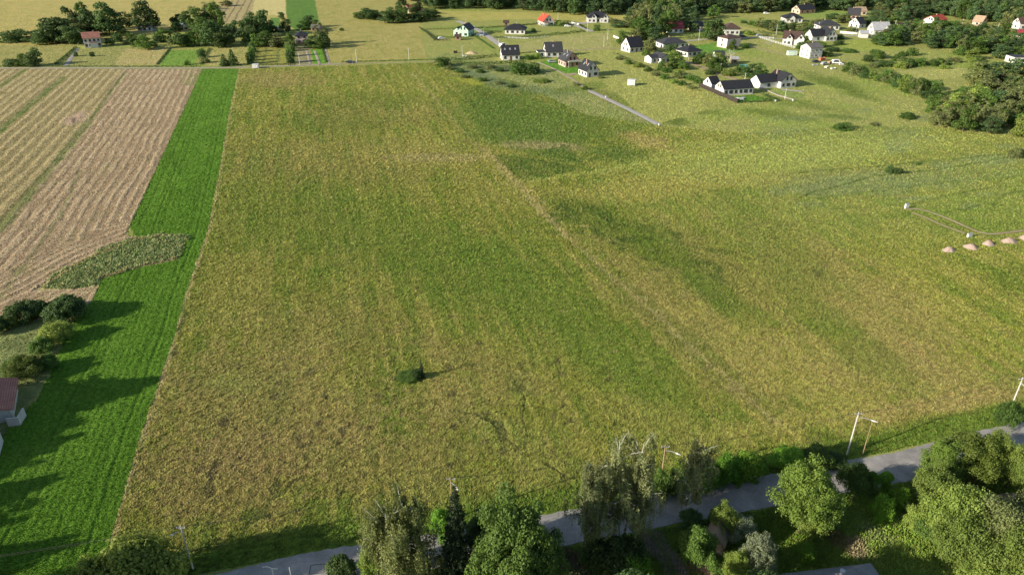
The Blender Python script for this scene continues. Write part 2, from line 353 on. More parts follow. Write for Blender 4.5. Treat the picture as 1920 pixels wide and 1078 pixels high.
# ---- bright green crop strip
CROP = [(380,129),(448,129),(428,225),(412,320),(390,430),(345,560),(330,622),(262,822),(208,1010),(165,1200),(-500,1400),(-700,900),(-30,860),(20,790),(70,750),(110,660),(130,610),(172,565),(185,538),(190,520),(240,505),(330,485),(345,470),(352,440),(300,438),(255,444),(243,425)]
cr = reg(CROP, False)
e2 = W([(448,130),(428,225),(412,320),(390,430),(345,560),(330,622),(262,822),(208,1010),(165,1200)])
cs = pldist(X[cr], Y[cr], e2); cl = fbm(X[cr]/.8, Y[cr]/.8, 71, 2); cb = fbm(X[cr]/16, Y[cr]/16, 72)
tr = np.zeros(cs.shape)
for t in (2.6, 4.3, 12.0, 13.7, 21.5): tr = np.maximum(tr, 1 - sstep(.12, .5, np.abs(cs - t + .3 * pn(X[cr]/8, Y[cr]/8, 73))))
le = pldist(X[cr], Y[cr], W([(384,129),(350,205),(314,290),(247,424)]))
tr = np.maximum(tr, .9 * (1 - sstep(.2, .6, np.abs(le - 1.8))))
row = .5 + .5 * np.cos(cs * 2 * np.pi / 1.1)
cc = c_(.078,.160,.015) * (1 + .14 * cb + .20 * cl + .08 * row)[:, None]
cc += (c_(.125,.205,.028) - cc) * (.4 * sstep(.1, .7, cb))[:, None]
cc += (c_(.02,.055,.008) - cc) * (.2 * tr * np.clip(.7+.8*cl,0.2,1.2))[:, None]
tint[cr] = cc; hgt[cr] = (.07 * cl + .03 * row - .06 * tr) * fade[cr]
blob(395, 150, 50, 18, 0, c_(.10,.20,.02), .4)
# ---- tall weeds between crop and stubble
WEED = [(75,540),(100,515),(160,485),(205,462),(250,447),(300,438),(352,440),(345,470),(330,485),(240,505),(190,522),(180,536),(110,545)]
we = reg(WEED)
wl = fbm(X[we]/2.2, Y[we]/1.4, 81, 3)
tint[we] = c_(.125,.17,.055) + (c_(.215,.235,.095) - c_(.125,.17,.055)) * sstep(-.2, .6, wl)[:, None]
tint[we] += (c_(.07,.10,.045) - tint[we]) * (.4 * sstep(.1, .5, fbm(X[we]/4, Y[we]/3, 83)))[:, None]
hgt[we] = .15 + .3 * wl
stripe([(190,522),(240,505),(330,485)], .8, STRAW * .7, .7, .3, 21); stripe([(75,540),(160,487),(250,449),(340,439)], .9, STRAW * .8, .6, .4, 22)
# ---- rough grass bottom left
LG = [(-700,640),(-60,640),(0,605),(100,600),(150,580),(130,612),(110,660),(70,750),(20,790),(-30,860),(-700,900)]
lg = reg(LG); tint[lg] = (c_(.20,.225,.08) + .35 * c_(.06,.0,.03) * sml[lg][:, None])
lay(lg * sstep(0, .6, mid) * .6, c_(.08,.11,.035))
# ---- fields and plots beyond the gravel lane
def field(pts, c, c2=None, s=.5, rowsp=None, rc=None):
    m = reg(pts, False); cc = np.repeat(c[None], m.sum(), 0)
    if c2 is not None: cc += (c2 - cc) * (s * sstep(-.3, .6, mid[m] + .6 * sml[m] + .5 * strk[m]))[:, None]
    if rowsp:
        q = sstep(.55, .95, np.cos(S_[m] * 2 * np.pi / rowsp + pn(X[m]/9, Y[m]/9, 5)))
        cc += (rc - cc) * (.8 * q)[:, None]
    tint[m] = cc * (1 + .12 * sml[m])[:, None]; return m
HAY = field([(-900,-100),(700,-100),(640,0),(597,10),(592,40),(540,58),(470,60),(400,60),(300,62),(200,80),(0,92),(-900,120)], c_(.36,.30,.10), c_(.24,.245,.06), .6)
field([(585,-100),(800,-100),(780,12),(800,110),(620,118),(605,60),(590,8)], c_(.30,.265,.085), c_(.20,.215,.045), .6)
field([(378,44),(420,2),(478,0),(470,44)], c_(.33,.27,.13), c_(.24,.23,.08), .5, 5.5, c_(.13,.10,.05))
field([(478,-3),(534,-3),(536,30),(505,29),(473,24)], c_(.44,.38,.16), c_(.36,.32,.11), .4)
field([(533,-60),(583,-60),(592,10),(601,52),(560,60),(544,50),(537,28)], c_(.085,.165,.028), c_(.12,.19,.035), .5)
field([(0,85),(145,85),(102,124),(-80,124),(-80,90)], c_(.28,.26,.085), c_(.19,.20,.05), .6)
field([(150,92),(325,88),(290,124),(115,124)], c_(.25,.245,.08), c_(.17,.19,.05), .6)
field([(232,92),(318,92),(292,124),(215,124)], c_(.33,.28,.11), c_(.24,.24,.07), .6)
field([(313,95),(378,95),(362,124),(300,124)], c_(.13,.225,.035), c_(.17,.24,.04), .5)
field([(398,88),(465,88),(462,124),(382,124)], c_(.30,.275,.09), c_(.2,.22,.05), .6)
field([(482,88),(536,85),(540,122),(478,122)], c_(.22,.22,.05), c_(.28,.26,.06), .6, 7, c_(.12,.14,.04))
field([(583,93),(606,93),(612,120),(587,120)], c_(.11,.235,.025)); field([(556,88),(582,88),(586,120),(556,122)], c_(.25,.22,.12), c_(.18,.19,.07), .6)
field([(507,34),(524,34),(525,50),(507,50)], c_(.10,.19,.035))
# village meadows, lawns and tracks
field([(800,110),(840,100),(940,118),(1010,118),(1105,175),(1228,234),(1100,215),(960,150),(880,140),(830,117)], c_(.19,.22,.065), c_(.25,.24,.10), .5)
for a in ((870,133,50,6,14,c_(.08,.115,.045),.6),(915,148,50,12,22,c_(.13,.17,.09),.55),(985,165,70,8,12,c_(.11,.15,.07),.5),(1040,172,50,5,8,c_(.12,.16,.07),.5),(880,153,22,7,10,c_(.26,.27,.04),.8),(940,128,70,6,3,c_(.06,.09,.035),.8),
          (1090,165,70,8,-8,GRN*.9,.6),(1160,185,60,8,20,GRN*.8,.6)): blob(*a)
field([(1010,118),(1090,128),(1115,140),(1230,238),(1235,232),(1330,205),(1312,165),(1210,120),(1150,93),(1075,97)], c_(.245,.26,.068), c_(.30,.29,.09), .55)
field([(1010,116),(1050,112),(1088,125),(1086,140),(1062,138)], c_(.085,.20,.02), c_(.11,.21,.03), .5)
field([(1290,88),(1345,80),(1350,90),(1395,95),(1330,104),(1300,100)], c_(.10,.215,.028), c_(.15,.235,.045), .5)
field([(1360,182),(1412,178),(1445,186),(1382,193)], c_(.075,.175,.018)); field([(1432,166),(1480,170),(1512,178),(1490,187)], c_(.18,.24,.055), c_(.22,.25,.08), .5)
field([(870,52),(1000,52),(1000,58),(880,60)], c_(.16,.22,.05)); field([(960,86),(1040,68),(1140,62),(1150,92),(1060,97),(970,101)], c_(.29,.275,.10), c_(.22,.25,.065), .6)
field([(790,20),(1190,28),(1190,38),(1050,46),(1000,36),(880,40),(820,28)], c_(.33,.30,.085), c_(.25,.26,.06), .6)
field([(1280,32),(1500,26),(1470,38),(1380,34),(1300,38)], c_(.27,.27,.075)); field([(1355,45),(1440,58),(1458,66),(1420,70),(1380,60)], c_(.31,.29,.09), c_(.25,.26,.07), .5)
field([(1500,20),(1610,20),(1560,34),(1505,35)], c_(.19,.25,.055)); field([(1400,75),(1425,74),(1495,98),(1480,104),(1440,98)], c_(.27,.265,.08), c_(.22,.25,.06), .5)
field([(1655,135),(1810,127),(1815,145),(1700,152)], c_(.29,.29,.085), c_(.25,.27,.07), .5); field([(1568,80),(1625,74),(1650,85),(1700,92),(1600,98)], c_(.24,.28,.055), c_(.20,.24,.05), .5)
for a in ((1560,155,70,10,15,GRN*.75,.7),(1600,175,60,7,15,GRN*.7,.6),(1500,195,90,8,10,GRN*.75,.5),(1580,220,60,5,5,DGRN*1.3,.7),(1640,130,50,7,10,GRN*.7,.7),(1700,120,60,8,0,GRN*.75,.6),(1590,125,25,6,20,c_(.22,.15,.09),.5),
          (1450,140,60,14,15,LIME*1.15,.5),(1550,165,40,5,10,LIME*1.3,.6),(1290,170,30,10,20,YEL*1.2,.5)): blob(*a)
# gardens south of the lane
SG = [(560,1075),(1040,1012),(1250,972),(1450,935),(1600,905),(1714,888),(1925,832),(2600,720),(2600,1500),(200,1500),(200,1150)]
sg = reg(SG); tint[sg] = c_(.14,.205,.034) * (1 + .35 * mid[sg] + .3 * sml[sg])[:, None]
lay(sg * sstep(.1, .6, fbm(X/7, Y/7, 88)) * .5, c_(.16,.19,.05))
for a in ((1470,1000,90,36,0,c_(.10,.165,.02),.7),(1650,990,130,55,10,c_(.165,.235,.035),.8),(1605,1030,22,30,-40,c_(.30,.23,.15),.7),(1570,1010,14,50,-40,c_(.17,.12,.07),.6),(1640,1000,60,16,30,c_(.19,.22,.09),.5),(1480,1062,80,10,-5,c_(.14,.20,.03),.7),
          (1325,1065,50,25,0,c_(.20,.14,.10),.8),(1100,1060,50,40,0,c_(.11,.085,.06),.7),(1060,1040,30,30,0,c_(.12,.09,.07),.6),(1800,900,40,22,0,c_(.20,.13,.07),.7)): blob(*a)
stripe([(1208,1000),(1262,1085)], 1.0, c_(.27,.23,.18), .8, .4, 30); stripe([(1228,1000),(1290,1085)], .9, c_(.27,.23,.18), .8, .4, 31)
hgt[sg] = (.25 * mid[sg] + .18 * sml[sg])
hgt = hgt * fade
# keep the ground below made surfaces
PATHS = []   # filled below, (world polyline, half width)

# ------------------------------------------------------------------ made surfaces: (name, survey points, width m, material)
def way(name, pts, w, mat, lift, taper=None):
    """a strip with its own thickness laid along a line; edges frayed by noise"""
    pl = [Vector((*G(*p), 0)) for p in pts]; out = []
    for a, b in zip(pl[:-1], pl[1:]):
        n = max(2, int((b - a).length / .5))
        out += [a.lerp(b, i / n) for i in range(n)]
    out.append(pl[-1])
    for _ in range(12):
        out = [out[0]] + [(out[i-1] + out[i] * 2 + out[i+1]) / 4 for i in range(1, len(out)-1)] + [out[-1]]
    V = []; Fq = []; N = 6
    for i, p in enumerate(out):
        dn = (out[min(i+1, len(out)-1)] - out[max(i-1, 0)]).normalized(); nn = Vector((-dn.y, dn.x, 0))
        for k in range(N + 1):
            s = (k / N - .5) * w
            if k in (0, N): s += float(pn(np.array([p.x * .9 + k]), np.array([p.y * .9]), 5)[0]) * min(.22, w * .06)
            q = p + nn * s; V.append((q.x, q.y, lift + (-.0 if 0 < k < N else -.06)))
        if i:
            for k in range(N): a = (i-1)*(N+1)+k; Fq.append((a, a+1, a+N+2, a+N+1))
    o = link(name, mesh_np(name, V, Fq, [mat])); tag(o, kind='structure')
    PATHS.append(([(p[0], p[1]) for p in W(pts)], w / 2)); return o
def asphalt():
    m, nt, b, out = new_mat("asphalt")
    g = nt.nodes.new('ShaderNodeNewGeometry')
    n1 = noise(nt, .35, 5, .7, g.outputs['Position']); n2 = noise(nt, 6, 3, .7, g.outputs['Position'])
    r = ramp(nt, n1.outputs[0], [(.3, (.19, .18, .165)), (.52, (.28, .265, .24)), (.72, (.39, .36, .32))])
    a = nd(nt, 'ShaderNodeMapRange', i_1=.3, i_2=.7, i_3=.82, i_4=1.15); nt.links.new(n2.outputs[0], a.inputs[0])
    vm = nd(nt, 'ShaderNodeVectorMath', operation='SCALE'); nt.links.new(r.outputs[0], vm.inputs[0]); nt.links.new(a.outputs[0], vm.inputs['Scale'])
    nt.links.new(vm.outputs[0], b.inputs['Base Color']); b.inputs['Roughness'].default_value = .85
    bp = nd(nt, 'ShaderNodeBump', i_Strength=.3, i_Distance=.03); nt.links.new(n2.outputs[0], bp.inputs['Height']); nt.links.new(bp.outputs[0], b.inputs['Normal'])
    return m
ASPH = asphalt()
GRAV = simple_mat("gravel", (.34, .29, .22), .95, .25, .8, .1, space='Generated'); SAND = simple_mat("sandy_track", (.33, .26, .17), .95, .25, .4, .1); CONC = simple_mat("concrete_paving", (.36, .34, .31), .9, .15, .5, .2)
way('road', ROADP, 5.9, ASPH, .10)
way('gravel_lane', [(-900,130),(0,128),(200,128),(380,128),(480,126),(540,124),(615,121),(640,120.5)], 3.4, GRAV, .08)
way('track', [(640,120.5),(700,118.5),(830,115.5)], 1.6, SAND, .08)
way('street', [(858,40),(885,50),(915,68),(942,88),(953,96)], 4.2, CONC, .08)
way('street', [(1068,44),(1098,55),(1112,60)], 3.6, CONC, .08)
way('path', [(1010,117),(1040,130),(1075,150),(1106,171)], 1.3, GRAV, .08)
way('path', [(1106,171),(1140,187),(1180,206),(1235,234)], 2.7, CONC, .10)
way('track', [(1060,97),(1120,91),(1165,91)], 1.8, SAND, .08); way('street', [(1285,77),(1330,74),(1390,72),(1425,71)], 3.4, CONC, .08)
way('track', [(1278,113),(1320,128),(1360,143),(1398,156)], 3.0, SAND, .08)
way('track', [(1408,87),(1440,96),(1480,105)], 1.6, SAND, .08)
way('street', [(1425,71),(1520,76)], 2.6, CONC, .07); way('street', [(1560,66),(1610,68),(1640,70)], 3.4, CONC, .08)
way('wheel_track', [(1702,392),(1725,392),(1760,403),(1800,420),(1830,434),(1855,440),(1885,437),(1940,430)], 0.75, SAND, .12)
way('wheel_track', [(1710,399),(1740,410),(1765,422),(1790,431),(1810,438)], 0.6, SAND, .12)
way('path', [(124,124),(136,105),(145,92)], 2.2, ASPH, .08)
way('yard', [(1448,82),(1436,81)], 3, CONC, .09)
way('drive', [(1055,143),(1080,138)], 3.4, SAND, .09); way('drive', [(1410,163),(1428,159)], 5.0, SAND, .09); way('drive', [(1085,45),(1110,42)], 6, CONC, .07)
way('drive', [(590,96),(600,122)], 1.4, GRAV, .08); way('drive', [(610,92),(618,120)], 1.4, GRAV, .08); way('drive', [(575,96),(582,122)], 1.2, GRAV, .08)
way('terrace', [(1465,168),(1505,172)], 2.6, CONC, .09)
for pl, hw_ in PATHS:
    bx = [p[0] for p in pl]; by = [p[1] for p in pl]; q = hw_ + 2
    i = np.nonzero((X > min(bx)-q) & (X < max(bx)+q) & (Y > min(by)-q) & (Y < max(by)+q))[0]
    if len(i):
        dd = pldist(X[i], Y[i], pl); k = sstep(hw_ + .1, hw_ + 1.2, dd); hgt[i] = hgt[i] * k - .03 * (1 - k)
# cut the sheet into its fields; neighbours share their rim
GRASS = ground_mat("meadow_grass", .22, .4, 1.8, .035); CROPM = ground_mat("crop", .12, .25, 1.0, .012); STUBM = ground_mat("straw_and_soil", .26, .6, 1.0, .012)
quad_i = (np.arange(nR-1)[:, None] * nC + np.arange(nC-1)[None, :]).ravel()
owner = np.zeros(len(X), np.int8); owner[mw] = 1; owner[st] = 2; owner[cr] = 3; owner[we] = 4; owner[HAY & ~mw] = 5
fo = owner[quad_i]
for k, (nm, mt) in enumerate([('ground', GRASS), ('meadow', GRASS), ('stubble_field', STUBM), ('crop_field', CROPM), ('weed_strip', GRASS), ('hay_field', GRASS)]):
    q = quad_i[fo == k]; Q = np.stack([q, q+1, q+1+nC, q+nC], 1)
    used, inv = np.unique(Q, return_inverse=True); Q = inv.reshape(-1, 4)
    m = mesh_np(nm, np.stack([X[used], Y[used], hgt[used]], 1), Q, [mt], smooth=True)
    at = m.attributes.new('tint', 'FLOAT_COLOR', 'POINT')
    at.data.foreach_set('color', np.concatenate([np.clip(tint[used] * 1.2, 0.004, 1), np.ones((len(used), 1))], 1).astype(np.float32).ravel())
    tag(link(nm, m), kind='structure')
def gz(x, y): return 0.0

# ------------------------------------------------------------------ standing grass, crop and straw: leaning tufts on the sheet
def tuft_mat(name, trans):
    m, nt, b, out = new_mat(name)
    at = nd(nt, 'ShaderNodeAttribute', attribute_name='tint'); nt.links.new(at.outputs['Color'], b.inputs['Base Color']); b.inputs['Roughness'].default_value = .7; b.inputs['Specular IOR Level'].default_value = .15
    tr = nt.nodes.new('ShaderNodeBsdfTranslucent'); nt.links.new(at.outputs['Color'], tr.inputs[0]); mx = nt.nodes.new('ShaderNodeMixShader'); mx.inputs[0].default_value = trans
    nt.links.new(b.outputs[0], mx.inputs[1]); nt.links.new(tr.outputs[0], mx.inputs[2]); nt.links.new(mx.outputs[0], out.inputs[0]); return m
TUFT = tuft_mat("grass_blades", .3)
N_ALL = 1500000
_px = rng.uniform(-60, 1980, N_ALL); _py = rng.uniform(8, 1130, N_ALL)
_u = (_px - 960) / F; _v = (_py - 539) / F; _t0 = H / (SP + _v * CP); sx = _u * _t0; sy = (CP - _v * SP) * _t0
_r = np.clip(np.searchsorted(ys, sy), 0, nR - 1); _c = np.clip(np.searchsorted(us, sx / np.interp(sy, ys, hw)), 0, nC - 1); gi = _r * nC + _c
ok = np.ones(N_ALL, bool)
for pl, hw_ in PATHS:
    bx = [p[0] for p in pl]; by = [p[1] for p in pl]; q = hw_ + 1
    i = np.nonzero((sx > min(bx)-q) & (sx < max(bx)+q) & (sy > min(by)-q) & (sy < max(by)+q))[0]
    if len(i): ok[i] &= pldist(sx[i], sy[i], pl) > hw_ + (.75 if hw_ < .6 else .3)
foot_ = (sy * CP + H * SP) / F * 1.875                  # metres per picture element there
def tufts(name, sel, keep, hmin, hmax, wk, lean, jit, tanv, label, cat, hue=.0):
    i = np.nonzero(ok & sel & (rng.random(N_ALL) < keep * np.clip(.42 / foot_, .35, 1) * (1 - .45 * sstep(1250, 1600, _px) * sstep(480, 380, _py))))[0]; n = len(i)
    x, y, g = sx[i], sy[i], gi[i]; s = foot_[i]
    h = rng.uniform(hmin, hmax, n) * np.clip(s / .22, .8, 1.4); w = np.clip(s * wk, .12, .5) * rng.uniform(.6, 1.4, n)
    a = math.radians(52) + rng.normal(0, jit, n) + .6 * pn(x / 12, y / 12, 401)       # wind direction
    lx, ly = np.cos(a) * h * lean, np.sin(a) * h * lean
    f = rng.uniform(0, 6.283, n); bx, by = np.cos(f) * w * .5, np.sin(f) * w * .5
    z = hgt[g] - .05
    V = np.stack([np.stack([x - bx, y - by, z], 1), np.stack([x + bx, y + by, z], 1), np.stack([x + bx * .7 + lx, y + by * .7 + ly, z + h], 1), np.stack([x - bx * .7 + lx, y - by * .7 + ly, z + h], 1)], 1).reshape(-1, 3)
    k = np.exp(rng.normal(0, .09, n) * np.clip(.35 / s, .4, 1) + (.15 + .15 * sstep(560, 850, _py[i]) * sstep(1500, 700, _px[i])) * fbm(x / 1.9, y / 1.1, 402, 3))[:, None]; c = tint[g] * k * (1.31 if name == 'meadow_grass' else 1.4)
    tn = (rng.random(n) < tanv)[:, None]; c = np.where(tn, c * .5 + np.array([.34, .29, .14]) * .55, c)
    if hue: c = c * (1 + rng.normal(0, hue, (n, 3)))
    c = np.clip(c, .004, .8)
    m = mesh_np(name, V, np.arange(n * 4).reshape(-1, 4), [TUFT]); at = m.attributes.new('tint', 'FLOAT_COLOR', 'POINT')
    at.data.foreach_set('color', np.repeat(np.concatenate([c, np.ones((n, 1))], 1), 4, 0).astype(np.float32).ravel())
    tag(link(name, m), label, cat, None, 'stuff')
ow = owner[gi]; so_ = sg[gi]
tufts('meadow_grass', (ow == 1), .9, .07, .24, 1.1, .9, .5, .06, 'tall wind combed grass of the big hay meadow, green and straw coloured', 'grass', .06)
tufts('rough_grass', (ow == 0) & ~so_, .5, .06, .20, 1.1, .8, .6, .07, 'grass of the village meadows and the rough field margins', 'grass', .06)
tufts('hay_grass', (ow == 5), .4, .06, .20, 1.1, .8, .4, .08, 'pale dry grass of the far hay fields', 'grass', .04)
tufts('weed_grass', (ow == 4), .9, .12, .4, 1.1, .8, .6, .15, 'tall mixed weeds and pale grass on the wedge between crop and stubble', 'weeds', .06)
tufts('weeds', so_, 1.0, .15, .55, 1.1, .5, 1.2, .06, 'rank weeds and herbs in the shady gardens below the lane', 'weeds', .08)
tufts('crop_leaves', (ow == 3), .8, .07, .2, 1.1, .4, 1.5, .0, 'lush bright green young crop', 'crop', .05)
tufts('straw', (ow == 2), .6, .04, .15, 1.2, 1.0, 1.5, .15, 'loose straw and stubble lying in rows on the harvested field', 'straw', .05)

# ------------------------------------------------------------------ foliage and bark
def leaf_mat(name, c, c2, var=.10, rough=.6, trans=.38):
    c = tuple(q * 1.45 for q in c); c2 = tuple(q * 1.5 for q in c2)
    m, nt, b, out = new_mat(name)
    oi = nt.nodes.new('ShaderNodeObjectInfo'); tc = nt.nodes.new('ShaderNodeTexCoord')
    n = noise(nt, 1.3, 4, .7, tc.outputs['Object']); n2 = noise(nt, 7, 2, .7, tc.outputs['Object'])
    ad = nd(nt, 'ShaderNodeMath', operation='ADD'); nt.links.new(n.outputs[0], ad.inputs[0]); nt.links.new(n2.outputs[0], ad.inputs[1])
    r = ramp(nt, nd_half(nt, ad), [(.36, c), (.64, c2)])
    hs = nt.nodes.new('ShaderNodeHueSaturation'); nt.links.new(r.outputs[0], hs.inputs['Color'])
    a = nd(nt, 'ShaderNodeMapRange', i_3=1 - var * 2.6, i_4=1 + var * 2.6); nt.links.new(oi.outputs['Random'], a.inputs[0]); nt.links.new(a.outputs[0], hs.inputs['Value'])
    w = nd(nt, 'ShaderNodeTexWhiteNoise', noise_dimensions='1D'); nt.links.new(oi.outputs['Random'], w.inputs['W'])
    a2 = nd(nt, 'ShaderNodeMapRange', i_3=.5 - var * .10, i_4=.5 + var * .10); nt.links.new(w.outputs[0], a2.inputs[0]); nt.links.new(a2.outputs[0], hs.inputs['Hue'])
    nt.links.new(hs.outputs[0], b.inputs['Base Color']); b.inputs['Roughness'].default_value = rough; b.inputs['Specular IOR Level'].default_value = .25
    tr = nt.nodes.new('ShaderNodeBsdfTranslucent'); nt.links.new(hs.outputs[0], tr.inputs[0])
    mx = nt.nodes.new('ShaderNodeMixShader'); mx.inputs[0].default_value = trans
    nt.links.new(b.outputs[0], mx.inputs[1]); nt.links.new(tr.outputs[0], mx.inputs[2]); nt.links.new(mx.outputs[0], out.inputs[0])
    return m
def nd_half(nt, a):
    h = nd(nt, 'ShaderNodeMath', operation='MULTIPLY'); h.inputs[1].default_value = .5; nt.links.new(a.outputs[0], h.inputs[0]); return h.outputs[0]
L_DARK = leaf_mat("dark_leaves", (.032, .062, .018), (.075, .12, .032)); L_MID = leaf_mat("green_leaves", (.045, .085, .016), (.095, .155, .03))
L_LITE = leaf_mat("light_leaves", (.10, .15, .026), (.21, .265, .055)); L_OLIV = leaf_mat("olive_leaves", (.08, .10, .034), (.16, .18, .062), .08)
L_SILV = leaf_mat("silver_leaves", (.10, .125, .07), (.20, .225, .13)); L_NEED = leaf_mat("needles", (.014, .028, .012), (.03, .05, .018), .06)
L_BRIR = leaf_mat("birch_leaves", (.10, .12, .045), (.19, .205, .085), .08); L_ASH = leaf_mat("yellow_green_leaves", (.062, .105, .016), (.135, .18, .032)); L_BRIT = leaf_mat("fresh_leaves", (.07, .15, .012), (.14, .26, .03))
L_WOOD = leaf_mat("forest_leaves", (.034, .068, .024), (.082, .125, .044), .13)
BARK = simple_mat("bark", (.10, .08, .06), .95, .35, 3, .05, bump=.5); WBARK = simple_mat("birch_bark", (.62, .60, .55), .8, .3, 5, .1); GBARK = simple_mat("grey_bark", (.26, .24, .21), .9, .25, 3, .05)

def cards(C, N, s, r, elong=1.25):
    """leaf faces: centres C, facing N"""
    n = len(C); N = N / np.maximum(np.linalg.norm(N, axis=1, keepdims=True), 1e-6)
    a = np.cross(N, r.normal(size=(n, 3))); a /= np.maximum(np.linalg.norm(a, axis=1, keepdims=True), 1e-6); b = np.cross(N, a)
    s = (s * (.65 + .7 * r.random(n)))[:, None] * .5
    a = a * s * elong; b = b * s / elong * .9
    V = np.stack([C - a, C - b * 1.0, C + a * 1.05, C + b], 1).reshape(-1, 3)
    return V
def broad_crown(seed, R, Hc, z0, nl, per, s, lobr=.33, top=1.0, rag=.25, low=False):
    """lobes of leaves spread through a crown of radius R, height Hc, bottom at z0"""
    r = np.random.default_rng(seed); Cs = []; Ns = []; ends = []
    for i in range(nl + (9 if low else 0)):
        d = r.normal(size=3); d /= np.linalg.norm(d); d[2] = d[2] if (low or r.random() < .3) else abs(d[2]) - .3
        rad = .42 + .5 * r.random() ** .6
        rad *= 1 + .28 * float(pn(np.array([d[0] * 1.6 + seed]), np.array([d[1] * 1.6 + d[2] * 1.3]), seed)[0])   # uneven outline
        prof = 1.0 if d[2] < .3 else 1.0 - .25 * top * d[2]
        c = np.array([d[0] * R * rad * prof, d[1] * R * rad * prof, z0 + Hc * (.46 + .44 * d[2] * rad / .9)])
        if i >= nl: a = 6.283 * (i - nl) / 9 + r.random(); c = np.array([math.cos(a) * R * .68, math.sin(a) * R * .68, z0 + Hc * r.uniform(.06, .30)])
        lr = lobr * R * (.6 + .75 * r.random()); m = int(per * (lr / (lobr * R)) ** 2)
        q = r.normal(size=(m, 3)); q /= np.linalg.norm(q, axis=1, keepdims=True)
        q[:, 2] = np.where(r.random(m) < .65, np.abs(q[:, 2]), q[:, 2])
        rr = lr * (1 - rag + rag * 1.6 * r.random((m, 1)))
        p = c + q * rr * np.array([1, 1, .85]); Cs.append(p); Ns.append(q * .9 + r.normal(size=(m, 3)) * .55 + np.array([0, 0, .25])); ends.append(c)
    return cards(np.concatenate(Cs), np.concatenate(Ns), s, r), ends
def trunk_mb(seed, h, rad, ends, z1, n=7):
    r = random.Random(seed); mb = MB(); top = Vector((r.uniform(-.3, .3), r.uniform(-.3, .3), z1))
    mid_ = Vector((r.uniform(-.2, .2), r.uniform(-.2, .2), z1 * .5))
    mb.tube([(0, 0, -.3), (0, 0, .3), mid_, top], [rad * 1.5, rad * 1.1, rad * .85, rad * .35], n)
    for e in ends[:9]:
        e = Vector(e); st = mid_.lerp(top, r.random() * .7)
        mb.tube([st, st.lerp(e, .5) + Vector((0, 0, -.15 * (e - st).length * .3)), e], [rad * .45, rad * .28, rad * .08], 5)
    return mb
TPL = {}
def template(key, crown_v, trunk, lm, bm, R, Ht):
    n = len(crown_v) // 4; Fq = np.arange(n * 4).reshape(-1, 4)
    cm = mesh_np(key + '_crown', crown_v, Fq, [lm]); tm = trunk.mesh(key + '_trunk', bm)
    # single-mesh version for trees seen small
    TPL[key] = (cm, tm, R, Ht)
def joined(key, crown_v, trunk, lm, bm, R, Ht):
    tv = np.array(trunk.v, float); tf = []
    for f in trunk.f:
        f = list(f)
        for i in range(1, len(f) - 1, 2):
            q = [f[0], f[i], f[i+1], f[min(i+2, len(f)-1)]]
            tf.append(q if q[2] != q[3] else [f[0], f[i], f[i+1], f[i+1]])
    tf = [q for q in tf if len(set(q)) == 4]
    n = len(crown_v) // 4; Fq = np.concatenate([np.arange(n * 4).reshape(-1, 4), np.array(tf) + n * 4])
    m = mesh_np(key, np.concatenate([crown_v, tv]), Fq, [lm, bm], np.r_[np.zeros(n), np.ones(len(tf))])
    TPL[key] = (m, None, R, Ht)
# far templates (one mesh each)
def far_broad(key, seed, R, Ht, lm, nl=17, per=105, s=.62, z0=.04, bm=None, lobr=.34, rag=.35):
    v, e = broad_crown(seed, R, Ht * (1 - z0), Ht * z0, nl, per, s, lobr, rag=rag, low=True); joined(key, v, trunk_mb(seed, Ht, Ht * .022, e[:4], Ht * .6, 5), lm, bm or BARK, R, Ht)
for i in range(3): far_broad('fd%d' % i, 10 + i, 4.5, 11, L_DARK)
for i in range(3): far_broad('fm%d' % i, 20 + i, 4.5, 11, L_MID)
for i in range(4): far_broad('fw%d' % i, 30 + i, 4.0, 14, L_WOOD, 20, 95, .6, .1)
for i in range(2): far_broad('fl%d' % i, 40 + i, 4.5, 10, L_LITE)
for i in range(2): far_broad('fo%d' % i, 50 + i, 4.2, 12, L_OLIV)
for i in range(3): far_broad('bs%d' % i, 60 + i, 2.2, 2.6, L_MID if i else L_DARK, 12, 70, .34, -.12, None, .42)
far_broad('bl0', 66, 2.2, 2.6, L_LITE, 12, 70, .34, -.12, None, .42); far_broad('bo0', 67, 2.2, 2.4, L_OLIV, 12, 70, .32, -.12, None, .42)
far_broad('poplar', 70, 1.9, 14, L_DARK, 26, 60, .5, .06, None, .5)
def conifer(key, seed, R, Ht, lm, layers, per, s, near=False, z0=.06):
    r = np.random.default_rng(seed); Cs = []; Ns = []
    for i in range(layers):
        t = (i + .5 * r.random()) / layers; z = Ht * (z0 + (1 - z0) * t); rad = R * (1 - t) ** .85 * (.85 + .3 * r.random()) + .12
        nb = max(5, int(11 * (1 - t) + 4)); off = r.random() * 6.28
        for j in range(nb):
            a = off + 6.283 * j / nb + .3 * r.normal(); L = rad * (.75 + .4 * r.random()); m = max(4, int(per * L / R))
            u = r.random(m) ** .6
            x = L * u; droop = -.38 * x ** 1.1 * (1 - .5 * t) + .10 * x * x / max(L, .1)
            sp_ = (r.random(m) - .5) * (.55 * L * (1.1 - u)); dz = -np.abs(r.normal(size=m)) * .12 * R * .5
            p = np.stack([np.cos(a) * x - np.sin(a) * sp_, np.sin(a) * x + np.cos(a) * sp_, z + droop + dz], 1); Cs.append(p)
            nn = np.tile([np.cos(a) * .5, np.sin(a) * .5, .9], (m, 1)) + r.normal(size=(m, 3)) * .5; Ns.append(nn)
    v = cards(np.concatenate(Cs), np.concatenate(Ns), s, r, 1.5)
    mb = MB().tube([(0, 0, -.3), (0, 0, Ht * .5), (0, 0, Ht * .97)], [Ht * .018, Ht * .012, .03], 7)
    (template if near else joined)(key, v, mb, lm, BARK, R, Ht)
for i in range(3): conifer('fs%d' % i, 80 + i, 3.0, 15, L_NEED, 16, 13, .62)
